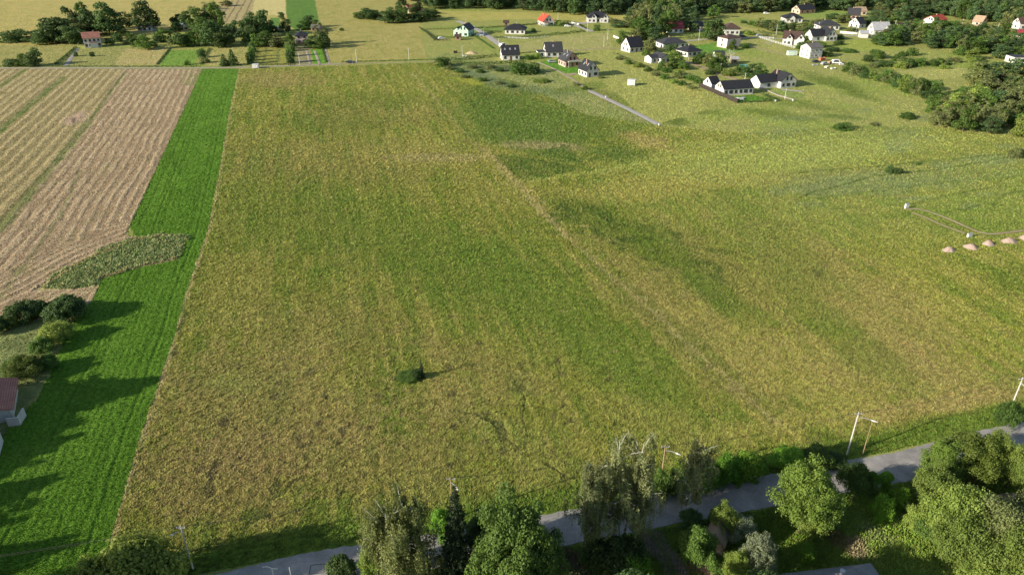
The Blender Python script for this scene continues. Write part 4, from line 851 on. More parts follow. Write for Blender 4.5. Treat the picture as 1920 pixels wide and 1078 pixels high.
hedge([(790,56),(806,66),(818,76)], 1.5, 1.4, 'hedge on the left side of the green gabled house plot'); hedge([(818,70),(850,72),(880,71)], 2, 1.5, 'low hedge in front of the green gabled house', L_MID)
hedge([(890,54),(935,52),(1010,46)], 1.6, 1.6, 'hedge behind the dark hipped bungalow'); hedge([(925,72),(975,72),(1030,67),(1095,60)], 2.2, 1.8, 'clipped hedge in front of the dark hipped bungalow', L_MID)
hedge([(905,60),(940,62)], 3, 1.8, 'green hedge left of the dark hipped bungalow', L_MID); hedge([(1012,50),(1060,50),(1085,46)], 2, 2.2, 'hedge right of the orange red roofed house')
hedge([(970,101),(1010,98),(1040,93)], 1, .7, 'thin grassy ditch hedge behind the brick house', L_OLIV)
hedge([(1382,194),(1448,190)], 1.2, 1.3, 'low hedge along the front of the long white house garden'); hedge([(1430,178),(1460,190)], 1.8, 1.4, 'dark hedge between the long white house and its neighbour')
hedge([(1150,100),(1215,128),(1260,150),(1310,172)], 2.5, 1.0, 'weedy green hedge bordering the sloping meadow', L_OLIV, .35, 20)
hedge([(1285,74),(1330,70),(1360,73)], 3, 3, 'tall hedge behind the upper street'); hedge([(1398,60),(1432,72)], 2, 2, 'hedge behind the fenced corner plot')
hedge([(780,18),(900,15)], 3, 2, 'brush along the foot of the dark wood', L_MID)
# trees and bushes between the houses
V(['fm1','fw0','fm0','fo0','fm2','fw1'], [(1185,44,20,28),(1200,46,24,24),(1215,44,22,22),(1175,52,26,36),(1195,56,28,34),(1160,52,24,40)], 'low tree in the row left of the tall grove', 'row left of the tall grove')
V(['bs1'], [(1118,58,12,47)], 'round dark bush beside the lane below the white villa', cat='shrub', name='shrub')
V(['fm0','fo0','fm1','fw0'], [(1170,84,26,60),(1190,76,26,52),(1205,74,26,50),(1228,76,26,48)], 'tree behind the black roofed white gable house', 'trees behind the black roofed gable house')
V(['fo1'], [(1217,98,24,70)], 'brownish tree touching the right side of the black roofed gable house')
V(['fm1','fm0','bs1','fm2','bs0'], [(1268,122,28,97),(1262,128,22,110),(1240,132,16,117),(1280,130,24,112),(1256,98,22,84)], ['round dark tree right of the small white gabled bungalow','tree below the round dark tree by the white bungalow','dark bush in front of the small white gabled bungalow','bush beside the sandy track corner','tree between the two dark hipped bungalows'])
V(['fd0','fd1','fm0'], [(1338,78,34,30),(1345,76,30,36),(1328,74,24,44)], 'big dark tree left of the brown hipped house', 'big trees left of the brown hipped house')
V(['fw2','fm2'], [(1316,28,16,8),(1337,34,22,8)], ['lone tree at the wood edge, left','lone tree at the wood edge above the big dark trees'])
V(['fm1','fo1','fl0','fm0','fd1'], [(1310,120,26,101),(1328,124,24,100),(1345,124,26,98),(1336,128,22,110),(1352,126,20,104)], 'tree in the mixed group left of the bare grey tree', 'mixed group left of the bare grey tree')
V(['bs1','bl0','bs2','bs0','bs1','bo0'], [(1345,136,20,124),(1365,142,22,130),(1390,136,20,124),(1330,140,16,130),(1300,150,24,142),(1275,146,22,136)], 'bush beside the sandy track', 'bushes beside the sandy track', 'shrub', 'shrub')
V(['fd0','fm0','fd1'], [(1408,146,30,118),(1425,146,26,122),(1418,150,24,130)], 'dark tree left of the white house with black gable', 'clump left of the black gabled white house')
V(['fo0','fw0','fo1','fw3','fo0','fw1','fo1','fw2'], [(1428,52,22,34),(1440,56,22,36),(1452,58,22,38),(1464,60,22,38),(1476,60,22,38),(1490,62,22,42),(1504,64,24,44),(1516,66,20,46)], 'olive tree in the belt between the two upper streets', 'olive belt between the upper streets')
V(['bs0','bs1','bs2'], [(1395,44,12,39),(1408,47,14,40),(1420,50,16,41)], 'small bush in line below the upper wood', 'bushes in line below the upper wood', 'shrub', 'shrub')
V(['fm0','fl0','bs1','bs1','bs0','fo1'], [(1372,94,18,78),(1512,86,18,74),(1500,92,14,82),(1540,88,20,80),(1560,96,24,90),(1582,44,26,26)], ['small tree in front of the pink cube house','yellow green bush beside the villa with tall windows','green bush below the villa with tall windows','bush below the white house with glazed gable','dark long bush right of the grey cube house','brownish tree between the hipped house and the orange walled house'])
V(['fd1','fm0','fw1','fd0','fw3','fm1','fw0'], [(1645,84,26,62),(1668,86,34,60),(1690,84,30,62),(1632,50,24,32),(1650,52,26,30),(1672,50,26,30),(1655,86,22,66)], 'tree beside the grey roofed white house', 'trees beside the grey roofed white house')
V(['bs0','bs1','bs0','bs2'], [(1535,100,20,92),(1550,106,22,98),(1572,84,16,76),(1590,98,26,92)], 'bush on the grass right of the grey cube house', 'bushes right of the grey cube house', 'shrub', 'shrub')
# the bare grey tree
mb = MB(); rb = random.Random(12); mb.tube([(0,0,-.2),(.1,0,3),(.4,.1,6),(.3,.2,9)], [.3,.24,.16,.05], 8)
def twig(p, d, L, r, n):
    e = p + d * L; mb.tube([p, p.lerp(e, .5) + Vector((0,0,.05*L)), e], [r, r*.7, r*.35], 4, False)
    if n:
        for _ in range(3 if n > 1 else 4): twig(p.lerp(e, rb.uniform(.5, 1)), (d + Vector((rb.uniform(-.7,.7), rb.uniform(-.7,.7), rb.uniform(-.2,.6)))).normalized(), L * .62, r * .55, n - 1)
for i in range(9): a = i * 2.4; twig(Vector((.2,.1,3 + i*.6)), Vector((math.cos(a), math.sin(a), .7)).normalized(), 2.6 - i*.12, .12, 3)
x, y = G(1366, 126); s = top_h(1366, 126, 90) / 10.5
rt = empty('bare_tree', (x, y, 0), 0, (s, s, s)); tag(rt, 'grey nearly leafless tree beside the sheds in the village', 'tree'); mb.build('trunk', simple_mat("pale_twigs", (.42, .40, .34), .9), rt)
# garden shrubs close to the houses
V(['bs1','bl0','bs0','bo0','bs2'], [(992,112,14,104),(1006,110,16,100),(1098,140,10,133),(1126,147,10,141),(1064,118,10,110),(1000,60,10,54),(1046,48,14,40),(1060,48,12,42),(1150,44,16,34),(1210,104,14,94),(1238,86,14,76),(1262,104,14,95)], 'garden shrub by the houses between the two lanes', 'garden shrubs between the lanes', 'shrub', 'shrub')
V(['bs2','bs1','bl0','bo0','bs0'], [(1318,108,14,98),(1396,90,14,82),(1404,66,16,58),(1436,70,14,62),(1506,88,12,80),(1512,76,12,68),(1576,74,14,66),(1512,50,16,42),(1530,46,18,36),(1548,44,16,36),(1470,140,12,133),(1412,160,12,152),(1600,60,14,52),(1614,66,12,58)], 'garden shrub by the houses of the upper right street', 'garden shrubs of the upper right street', 'shrub', 'shrub')
V(['fm1','fo0','fd1','fm0'], [(1586,40,18,26),(1596,62,16,50),(1560,36,20,24),(1720,56,24,38),(1782,56,22,40),(1800,58,26,40),(1845,62,26,42),(1880,66,26,46),(1700,58,20,42)], 'tree standing between the houses at the upper right', 'trees between the upper right houses')
V(['bo0','bs1','bl0','bs2'], [(1162,112,14,105),(1178,120,14,113),(1196,126,16,118),(1214,134,14,127),(1228,142,16,134),(1246,148,16,140),(1262,156,14,149),(1280,160,16,152),(1296,166,14,159),(1250,136,18,127),(1272,140,18,131),(1310,156,16,148)], 'low scrub bush along the right edge of the sloping meadow', 'scrub along the sloping meadow', 'shrub', 'shrub')
V(['bo0','bs0','bo0','bs1'], [(842,130,18,123),(862,136,16,130),(884,128,20,121),(900,136,16,130),(918,128,18,121),(936,134,16,128),(872,146,18,141),(905,152,18,146),(935,158,18,152),(958,164,16,159),(1080,160,12,154),(1096,168,12,162)], 'low scrub bush in the wild grass below the black roofed house', 'scrub below the black roofed house', 'shrub', 'shrub')
V(['fm0','bs0','fo0','bs1','fm1'], [(206,84,16,72),(220,78,18,64),(236,84,14,74),(246,76,16,64),(232,68,18,56),(288,88,16,78),(298,80,18,68),(322,84,16,72)], 'small orchard tree between the white house and the wide wood', 'orchard trees', 'tree')
hedge([(-40,125.5),(120,125.5),(250,125.5),(375,125.5)], 1.6, .8, 'dark ragged verge hedge on the far side of the gravel lane', L_DARK, .4, 14); hedge([(484,122.5),(538,121.5)], 1.6, .8, 'short verge hedge before the hedged plots', L_DARK, .4, 14); hedge([(640,117),(720,115),(830,112)], 1.8, .7, 'weedy green verge along the narrow track', L_MID, .4, 16)
hedge([(104,122),(124,106),(143,90)], 1.6, 1.4, 'dark hedge beside the drive of the white two storey house'); hedge([(393,92),(384,106),(376,122)], 1.2, 1.0, 'hedge beside the garden path', L_OLIV); hedge([(294,122),(318,92)], 1.0, .7, 'low hedge left of the bright green plot', L_OLIV)
hedge([(470,122),(475,104),(478,86)], 2.0, 2.0, 'dense dark hedge between the garden plots'); hedge([(541,122),(543,104),(541,88)], 2.0, 2.2, 'dense dark hedge left of the black hipped house'); hedge([(612,118),(604,92)], 1.0, .8, 'low hedge right of the paired drives', L_MID)
hedge([(875,60),(900,75),(925,92)], 1.2, 1.0, 'hedge on the left of the upper street', L_MID); hedge([(1040,40),(1075,42),(1100,55)], 1.4, 1.2, 'hedge along the villa lane'); hedge([(1420,62),(1460,66),(1500,70)], 2.5, 2.0, 'hedge behind the fenced villa'); hedge([(1500,96),(1545,90),(1580,84)], 2.0, 1.5, 'hedge below the glazed gable house')

# ------------------------------------------------------------------ buildings
def plaster(n, c): return simple_mat(n, c, .9, .07, .5, .2)
WHITE = plaster("white_render", (.56,.555,.53)); CREAM = plaster("cream_render", (.66,.58,.48)); MINT = plaster("mint_render", (.42,.60,.47)); GREYW = plaster("grey_render", (.55,.54,.50)); PINK = plaster("pink_render", (.70,.55,.50)); BEIGE = plaster("beige_stone", (.55,.44,.33))
def brick(n, c, c2, mort=(.45,.42,.38), sc=3.0):
    m, nt, b, out = new_mat(n); tc = nt.nodes.new('ShaderNodeTexCoord'); t = nd(nt, 'ShaderNodeTexBrick', i_Scale=sc); mp = nt.nodes.new('ShaderNodeMapping'); mp.inputs['Rotation'].default_value = (math.pi/2, 0, 0)
    nt.links.new(tc.outputs['Object'], mp.inputs[0]); nt.links.new(mp.outputs[0], t.inputs[0])
    t.inputs['Color1'].default_value = (*c, 1); t.inputs['Color2'].default_value = (*c2, 1); t.inputs['Mortar'].default_value = (*mort, 1); nt.links.new(t.outputs[0], b.inputs['Base Color']); b.inputs['Roughness'].default_value = .9; return m
BRICK = brick("red_brick", (.42,.20,.12), (.50,.27,.17)); OBRICK = brick("orange_brick", (.52,.26,.15), (.58,.32,.2))
def roofm(n, c, rough=.6, sc=3.2, var=.22, spec=.3):
    """courses of tiles: wave bump, mottled colour"""
    m, nt, b, out = new_mat(n); tc = nt.nodes.new('ShaderNodeTexCoord')
    nz = noise(nt, .7, 5, .7, tc.outputs['Object']); w = nd(nt, 'ShaderNodeTexWave', i_Scale=sc, bands_direction='Z'); nt.links.new(tc.outputs['Object'], w.inputs[0]); w.inputs['Distortion'].default_value = .4
    r = ramp(nt, nz.outputs[0], [(.3, tuple(x * (1 - var) for x in c)), (.7, tuple(x * (1 + var) for x in c))])
    mx = nd(nt, 'ShaderNodeMix', data_type='RGBA', blend_type='MULTIPLY'); mx.inputs['Factor'].default_value = .35
    nt.links.new(r.outputs[0], mx.inputs['A']); nt.links.new(w.outputs[0], mx.inputs['B']); nt.links.new(mx.outputs['Result'], b.inputs['Base Color'])
    b.inputs['Roughness'].default_value = rough; b.inputs['Specular IOR Level'].default_value = spec
    bp = nd(nt, 'ShaderNodeBump', i_Strength=.5, i_Distance=.04); nt.links.new(w.outputs[0], bp.inputs['Height']); nt.links.new(bp.outputs[0], b.inputs['Normal']); return m
R_BLK = roofm("graphite_tiles", (.030,.031,.036), .65); R_GRY = roofm("grey_tiles", (.17,.16,.15), .75); R_RED = roofm("orange_red_tiles", (.55,.085,.045), .65); R_CRIM = roofm("crimson_sheet", (.36,.055,.065), .5); R_BRN = roofm("brown_tiles", (.10,.062,.05), .65); R_OLD = roofm("old_red_tiles", (.42,.19,.14), .9, 3.2, .3); R_LG = roofm("pale_grey_sheet", (.42,.43,.44), .6); R_BLUE = roofm("pale_blue_sheet", (.38,.52,.66), .5); R_TAN = roofm("tan_tiles", (.42,.30,.20), .8); R_DK = roofm("dark_grey_tiles", (.055,.056,.06), .6)
GLASS = simple_mat("window_glass", (.035,.045,.055), .12, .3, .8, .6); FRAMEW = simple_mat("white_frame", (.75,.75,.73), .5, .04); FRAMED = simple_mat("dark_frame", (.05,.045,.04), .5, .1); DOORM = simple_mat("brown_door", (.16,.09,.05), .6, .2); CHIM = brick("chimney_brick", (.36,.22,.16), (.42,.28,.2)); ZINC = simple_mat("zinc", (.45,.46,.47), .4, .1, 2, .4, .5); CONCR = simple_mat("raw_concrete", (.52,.50,.46), .9, .15, 1.2, .15); WOOD = simple_mat("weathered_wood", (.30,.22,.14), .85, .3, 2, .1); DARKW = simple_mat("dark_stained_boards", (.05,.042,.036), .8, .3, 2, .1); PAINTW = simple_mat("white_paint", (.58,.58,.56), .5, .05)
WM = {}
def win_mesh(w, h, fm, pm):
    k = (round(w, 1), round(h, 1), fm.name, pm.name)
    if k not in WM:
        f = MB(); t = .09
        f.box(-w/2, w/2, -.07, 0, h/2-t, h/2); f.box(-w/2, w/2, -.07, 0, -h/2, -h/2+t); f.box(-w/2, -w/2+t, -.07, 0, -h/2+t, h/2-t); f.box(w/2-t, w/2, -.07, 0, -h/2+t, h/2-t)
        if w > 1: f.box(-.035, .035, -.06, 0, -h/2+t, h/2-t)
        f.box(-w/2-.08, w/2+.08, -.16, -.071, -h/2-.07, -h/2-.002)
        p = MB().box(-w/2+t-.01, w/2-t+.01, -.035, -.003, -h/2+t-.01, h/2-t+.01)
        WM[k] = (f.mesh('window_frame', fm), p.mesh('window_pane', pm))
    return WM[k]
def put(o, origin, d, rz, scale=None): pass
def window(root, face, pos, z, w, h, L, D, fm, name='window', pm=None):
    fr, pa = win_mesh(w, h, fm, pm or GLASS)
    loc, rz = {'f': ((pos, 0, z), 0), 'b': ((pos, D, z), math.pi), 'l': ((0, pos, z), -math.pi/2), 'r': ((L, pos, z), math.pi/2)}[face]
    o = link(name, fr, root, loc, rz); link('pane' if name == 'window' else 'panel', pa, o)
def roof_gable(L, D, he, rh, ov, axis, th=.22):
    """two slabs with real thickness; axis = direction of the ridge"""
    mb = MB(); A, B = (L, D) if axis == 'x' else (D, L); k = rh / (B / 2); e = ov; zz = he - k * e
    def pt(a, b, z): return (a, b, z) if axis == 'x' else (b, a, z)
    g = ov * .7
    for s in (0, 1):
        b0 = -e if s == 0 else B + e; c = B / 2
        q = [pt(-g, b0, zz), pt(A+g, b0, zz), pt(A+g, c, he+rh), pt(-g, c, he+rh)]
        lowq = [(x, y, z + .02) for x, y, z in q]; upq = [(x, y, z + .02 + th) for x, y, z in q]
        v = lowq + upq; f = [(0,1,2,3),(7,6,5,4),(0,4,5,1),(1,5,6,2),(2,6,7,3),(3,7,4,0)]
        mb.add(v, f)
    return mb
def roof_hip(L, D, he, rh, ov, th=.2):
    mb = MB(); k = rh / (min(L, D) / 2 ); zz = he - .12; m = min(L, D) / 2
    if L >= D: r0, r1 = (m, D/2), (L - m, D/2)
    else: r0, r1 = (L/2, m), (L/2, D - m)
    e = ov; base = [(-e,-e), (L+e,-e), (L+e,D+e), (-e,D+e)]
    v = [(x, y, zz) for x, y in base] + [(x, y, zz + th) for x, y in base] + [(r0[0], r0[1], he + rh), (r1[0]+1e-3, r1[1], he + rh)]
    f = [(3,2,1,0),(0,1,5,4),(1,2,6,5),(2,3,7,6),(3,0,4,7)]
    if L >= D: f += [(4,5,9,8),(5,6,9),(6,7,8,9),(7,4,8)]
    else: f += [(4,5,8),(5,6,9,8),(6,7,9),(7,4,8,9)]
    return mb.add(v, f)
def walls(L, D, he, rh, kind):
    mb = MB()
    if kind == 'hip' or kind == 'flat':
        return mb.box(0, L, 0, D, -.3, he)
    if kind == 'x':
        pr = [(0,-.3),(D,-.3),(D,he),(D/2,he+rh),(0,he)]; v = [(0,a,z) for a,z in pr] + [(L,a,z) for a,z in pr]
    else:
        pr = [(0,-.3),(L,-.3),(L,he),(L/2,he+rh),(0,he)]; v = [(a,0,z) for a,z in pr] + [(a,D,z) for a,z in pr]
    f = [(0,1,2,3,4),(9,8,7,6,5)] + [(i, i+5, (i+1)%5+5, (i+1)%5) for i in range(5)]
    if kind == 'x': f = [tuple(reversed(q)) for q in f]
    return mb.add(v, f)
def block(root, x, y, L, D, he, rh, kind, wm, rm, ov=.5, first=True):
    """one volume of a house: wall + roof (parts)"""
    w = link('wall' if first else 'wing_wall', walls(L, D, he, rh, kind).mesh('wall', wm), root, (x, y, 0))
    rb = roof_hip(L, D, he, rh, ov) if kind == 'hip' else MB().box(-.15, L+.15, -.15, D+.15, he + .005, he+.25) if kind == 'flat' else roof_gable(L, D, he, rh, ov, kind)
    r = link('roof' if first else 'wing_roof', rb.mesh('roof', rm), root, (x, y, 0)); return w, r
def house(label, Bp, Cp, D, he, rh, kind='x', wm=WHITE, rm=R_BLK, fw=None, lw=None, chim=None, ov=.5, name='house', cat='house', fm=FRAMED, door=None, sky=0, wings=(), dz=0, gw=None, roofwin=None, upper=False):
    """Bp, Cp: survey points of the left and right foot of the wall that faces us; D depth in metres"""
    b = Vector((*G(*Bp), 0)); c = Vector((*G(*Cp), 0)); L = (c - b).length; rz = math.atan2(c.y - b.y, c.x - b.x)
    root = empty(name, (b.x, b.y, dz), rz); tag(root, label, cat)
    w, r = block(root, 0, 0, L, D, he, rh, kind, wm, rm, ov)
    nf = fw if fw is not None else max(2, int(L / 3.2))
    wz = 1.5 if he < 4 else 1.55
    xs = [L * (i + .5) / nf for i in range(nf)]
    for i, x in enumerate(xs):
        if door is not None and i == door:
            window(root, 'f', x, 1.06, 1.05, 2.1, L, D, fm, 'door', DOORM); continue
        window(root, 'f', x, wz, 1.3 if i % 3 != 1 else 1.9, 1.3, L, D, fm)
        if he > 4.6: window(root, 'f', x, 4.2, 1.2, 1.2, L, D, fm)
    nl = lw if lw is not None else max(1, int(D / 3.5))
    for i in range(nl):
        y = D * (i + .5) / nl; window(root, 'l', y, wz, 1.1, 1.3, L, D, fm); window(root, 'r', y, wz, 1.1, 1.3, L, D, fm)
        if he > 4.6: window(root, 'l', y, 4.2, 1.0, 1.2, L, D, fm)
    if kind == 'x' and rh > 2.4:
        for q in (-.9, .9) if D > 6.5 else (0,): window(root, 'l', D/2 + q, he + min(1.0, rh * .3), .9, 1.2, L, D, fm); window(root, 'r', D/2 + q, he + min(1.0, rh * .3), .9, 1.2, L, D, fm)
    if kind == 'y' and rh > 2.2:
        for q in (-1.1, 1.1): window(root, 'f', L/2 + q, he + min(1.0, rh * .3), 1.0, 1.5, L, D, fm)
    window(root, 'b', L * .3, wz, 1.3, 1.3, L, D, fm); window(root, 'b', L * .7, wz, 1.3, 1.3, L, D, fm)
    if chim:
        cx, cy = L * chim[0], D * chim[1]; zt = he + rh + .7
        link('chimney', MB().box(cx-.3, cx+.3, cy-.25, cy+.25, he, zt).box(cx-.36, cx+.36, cy-.31, cy+.31, zt+.003, zt+.12).mesh('chimney', CHIM), r)
    # skylights on the slope that faces us (ridge x) or the left slope (ridge y)
    for i in range(sky):
        if kind == 'x':
            k = rh / (D/2); y0 = D * .22; z0 = he + k * y0 + .26; x = L * (i + .6) / (sky + .3)
            v = [(x-.4, y0, z0), (x+.4, y0, z0), (x+.4, y0+.9, z0 + k*.9), (x-.4, y0+.9, z0 + k*.9)]
        else:
            k = rh / (L/2); x0 = L * .2; z0 = he + k * x0 + .26; y = D * (i + .6) / (sky + .3)
            v = [(x0, y-.4, z0), (x0, y+.4, z0), (x0+.9, y+.4, z0+k*.9), (x0+.9, y-.4, z0+k*.9)]
        up = [(a, b_, z + .07) for a, b_, z in v]
        link('skylight', MB().add(v + up, [(0,1,2,3),(7,6,5,4),(0,4,5,1),(1,5,6,2),(2,6,7,3),(3,7,4,0)]).mesh('skylight', ZINC), r)
    # eaves gutter
    for wx_, wy_, wL, wD, whe, wrh, wk in wings:
        wx_ *= 1.0
        block(root, wx_ if wx_ >= 0 else wx_, wy_, wL, wD, whe, wrh, wk, wm, rm, .4, False)
        if wD > 2: 
            fr, pa = win_mesh(1.4, 1.3, fm, GLASS); o = link('window', fr, root, (wx_ + wL/2, wy_, 1.5)); link('pane', pa, o)
            if wrh > 2.0 and wk == 'y': o = link('window', fr, root, (wx_ + wL/2, wy_, whe + .7)); link('pane', pa, o)
    return root
HS = house
HS('white two storey house with old dull red roof among dark trees, far left', (160,91), (192,88.5), 8, 5.6, 2.6, 'x', WHITE, R_OLD, 4, 2, (.7,.5), fm=FRAMED, sky=0, wings=((3,-1.5,4,1.6,3.0,.4,'flat'),))
HS('long low barn with a plain grey roof behind the round tree', (259,59), (286,59), 7, 2.6, 1.6, 'x', GREYW, R_GRY, 3, 1, name='barn', cat='barn')
HS('small shed with a light blue roof at the wood edge', (339,59), (353,58), 6, 2.8, 1.8, 'y', CREAM, R_BLUE, 2, 1, name='shed', cat='shed')
HS('small pale roofed outbuilding hidden behind the left tree group', (143,52), (155,52), 5, 2.6, 1.2, 'x', GREYW, R_GRY, 2, 1, name='shed', cat='shed')
h4 = HS('pale house with black hipped roof and brick red base between trees beside the lane', (556,84), (578,83), 8, 4.8, 2.4, 'hip', PINK, R_BLK, 2, 2, (.5,.5))
link('plinth', MB().box(-.08, 7.9, -.08, 8, -.3, 1.5).mesh('plinth', BRICK), h4)
HS('low grey roofed outbuilding right behind the black hipped house with brick base', (584,60), (599,60), 6, 2.6, 1.4, 'x', BRICK, R_GRY, 2, 1, name='barn', cat='barn')
HS('red roofed farmhouse nearly hidden in the upper clump of trees', (766,25), (786,24), 7, 2.8, 2.6, 'x', CREAM, R_CRIM, 3, 1, (.5,.5)); HS('small brown roofed shed beside the farmhouse in the upper clump', (790,27), (800,27), 4, 2.4, 1.2, 'x', WOOD, R_OLD, 1, 1, name='shed', cat='shed')
HS('mint green gabled house with dark grey roof beside the upper street', (859,69), (878,70), 11, 4.2, 3.0, 'y', MINT, R_DK, 2, 3, (.4,.5), wings=((-4.6,3.5,4.6,6.5,3.2,1.6,'y'),))
HS('white bungalow with a wide black hipped roof in a hedged garden', (947,64.5), (984,65), 11, 2.9, 3.0, 'hip', WHITE, R_BLK, 4, 2, (.55,.5), .8, fm=FRAMED)
HS('white house with a bright orange red roof and chimney', (1018,50), (1039,49), 11, 3.2, 4.0, 'y', WHITE, R_RED, 2, 3, (.35,.6), wings=((.5,-1.2,3,1.3,2.6,.3,'flat'),))
HS('large white villa with steep black roof at the foot of the dark wood', (1102,43), (1141,43), 11, 3.4, 3.8, 'hip', WHITE, R_BLK, 5, 2, (.6,.5), wings=((2.2,-1.0,4,4,3.6,2.4,'y'),(10.5,-1.2,4,4,3.6,2.4,'y')))
HS('white house with black roof and skylights between hedge and green bush by the gravel path', (942,114), (974,113), 8.5, 3.1, 4.0, 'x', WHITE, R_BLK, 3, 2, (.3,.55), sky=3, door=1)
HS('white house with large dark gabled roof behind the brown brick house', (1024,108), (1055,107), 8.5, 3.1, 4.2, 'x', WHITE, R_DK, 3, 2, (.5,.5), sky=1, wings=((-4.2,1.5,4.2,5.5,2.7,.2,'flat'),))
h12 = HS('brown brick gabled house with dark roof and a white balcony', (1060,127), (1086,125), 9, 3.3, 3.9, 'y', BRICK, R_DK, 3, 3, (.4,.5), sky=2, door=1)
link('balcony', MB().box(1.2, 8.8, -1.5, -.01, 2.75, 2.95).box(1.2, 8.8, -1.5, -1.42, 2.953, 3.6).box(1.2,1.35,-1.5,-1.35,-.2,2.747).box(8.65,8.8,-1.5,-1.35,-.2,2.747).mesh('balcony', WHITE), h12)
HS('white gabled house with black roof at the end of the brick house row', (1100,146), (1122,144), 9, 3.3, 3.9, 'y', WHITE, R_BLK, 2, 3, (.3,.45), sky=2, door=0, fm=FRAMED)
HS('white gable ended house with steep black roof where the sandy lane meets the village', (1181,99.5), (1206,97), 9, 3.2, 4.6, 'x', WHITE, R_BLK, 3, 2, (.5,.5), door=1)
HS('long white bungalow with grey hipped roof behind the two smaller bungalows', (1243,92), (1285,90), 10, 2.9, 2.6, 'hip', WHITE, R_DK, 4, 2, (.4,.5), .8)
HS('white bungalow with black hipped roof left of the green lawn', (1289,108), (1314,105), 10, 2.9, 2.5, 'hip', WHITE, R_BLK, 3, 3, (.5,.5), .7)
HS('small bright white bungalow with grey gabled roof and dark windows', (1239,120), (1257,118), 8.5, 2.9, 1.7, 'y', WHITE, R_DK, 2, 2, None, wings=((-4.5,2.5,4.5,6,2.8,1.2,'x'),))
HS('house with a cherry red sheet roof and white gable in front of the tall grove', (1253,63), (1281,62), 9, 3.0, 3.8, 'x', WHITE, R_CRIM, 3, 2)
HS('dark roofed house half hidden left of the big dark trees', (1293,58), (1317,58), 8, 2.8, 2.6, 'x', CREAM, R_DK, 2, 1)
HS('white house with brown hipped roof and balcony right of the big dark trees', (1359,66), (1386,66), 10, 4.0, 3.0, 'hip', WHITE, R_BRN, 3, 2, (.5,.5), .9)
HS('tall pink cube house with shallow brown roof standing on the lawn', (1362,91.5), (1387,89), 8.5, 5.6, 1.6, 'hip', PINK, R_BRN, 1, 1, (.3,.5), .5)
HS('large white villa with tall windows and dark broken roof inside the white fence', (1466,84), (1500,86), 10, 3.8, 3.4, 'x', WHITE, R_BRN, 3, 2, (.3,.5), wings=((8.0,-1.8,4.2,5,4.2,2.4,'y'),(2.0,-1.2,3.6,5,4.0,2.2,'y')))
HS('white house with black roof and a tall glazed gable', (1548,78), (1568,77), 9, 3.3, 3.9, 'y', WHITE, R_BLK, 3, 2, (.5,.3), wings=((-8.5,2.0,8.6,7.5,3.2,3.4,'x'),))
HS('white house with wide black hipped roof nearest the upper wood', (1472,43), (1504,43), 10, 3.0, 3.0, 'hip', WHITE, R_BLK, 3, 2, (.5,.5), .8, wings=((2.5,-1.2,4,4,3.2,1.8,'y'),))
HS('orange brick house with black roof at the wood edge', (1499,27), (1528,25), 9, 3.0, 3.0, 'x', OBRICK, R_BLK, 3, 2, (.5,.5))
HS('white house with dark hipped roof and skylights behind the glazed gable house', (1536,57), (1573,57), 10, 3.0, 3.0, 'hip', WHITE, R_DK, 4, 2, (.35,.5), .8)
h27 = HS('weathered two storey grey cube house with grey roof beside the scrap yard', (1517,111), (1540,109), 8, 5.6, 1.9, 'x', GREYW, R_GRY, 3, 2, (.5,.5), .3, fm=FRAMEW)
HS('long white single storey house with a black gabled roof and row of tall windows', (1356,180), (1411,176.5), 8, 2.8, 2.7, 'x', WHITE, R_BLK, 6, 0, None, .25, sky=0)
HS('white garage with a small black gabled roof left of the long white house', (1333,170), (1349,168), 6, 2.9, 2.6, 'x', WHITE, R_BLK, 1, 0, None, .2, name='garage', cat='garage')
HS('white house with black roof and a big gable with brown panel beside the lawn', (1463,166.5), (1491,164), 10, 3.4, 3.0, 'y', WHITE, R_BLK, 3, 1, (.3,.7), wings=((-9.5,2.5,9.6,7.5,2.9,2.7,'x'),))
HS('orange brick gabled house with dark roof at the right end of the upper street', (1588,36), (1611,37), 9, 3.0, 4.2, 'x', OBRICK, R_DK, 3, 2, (.4,.5)); HS('beige house behind the orange brick gabled house at the wood edge', (1606,29), (1624,29), 8, 3.2, 2.2, 'x', BEIGE, R_TAN, 2, 1)
HS('white house with black roof in the trees left of the grey roofed white house', (1610,54), (1622,53), 9, 3.2, 3.4, 'x', WHITE, R_BLK, 1, 2)
HS('white house with pale grey roof and white dormer near the end of the street', (1637,66), (1668,66), 9.5, 3.2, 4.0, 'x', WHITE, R_LG, 3, 2, (.5,.5), wings=((7.0,-.8,4.0,5,3.4,1.8,'y'),))
HS('plain white shed in front of the grey roofed white house', (1612,71.5), (1627,72), 6, 2.8, 1.3, 'x', WHITE, R_LG, 0, 0, name='shed', cat='shed')
HS('white house with orange red hipped roof deep in the right hand wood', (1753,52), (1773,49), 9, 4.4, 2.6, 'x', WHITE, R_RED, 2, 2, (.5,.5), .6, wings=((8.5,-.8,4,4,3.2,1.2,'hip'),))
HS('brown roofed wooden house half hidden left of the right hand wood', (1688,64), (1709,62), 8, 2.8, 3.2, 'x', WOOD, R_BRN, 2, 1); HS('tan roofed house lost in the middle of the right hand wood', (1820,54), (1838,56), 7, 3.0, 3.2, 'x', BEIGE, R_TAN, 1, 1, dz=2)
HS('beige house with crimson hipped roof at the right edge of the view', (1893,82), (1921,84), 9, 5.0, 2.2, 'hip', BEIGE, R_CRIM, 3, 2, None, .7, dz=1.0); HS('dark roofed house above the crimson hipped roof at the right edge', (1908,62), (1935,62), 8, 4, 3, 'x', GREYW, R_BRN, 2, 1, dz=2)
HS('grey flat building with white wall at the right edge in the grey green trees', (1900,120), (1925,120), 8, 3.2, .3, 'flat', WHITE, R_DK, 2, 1, dz=0)
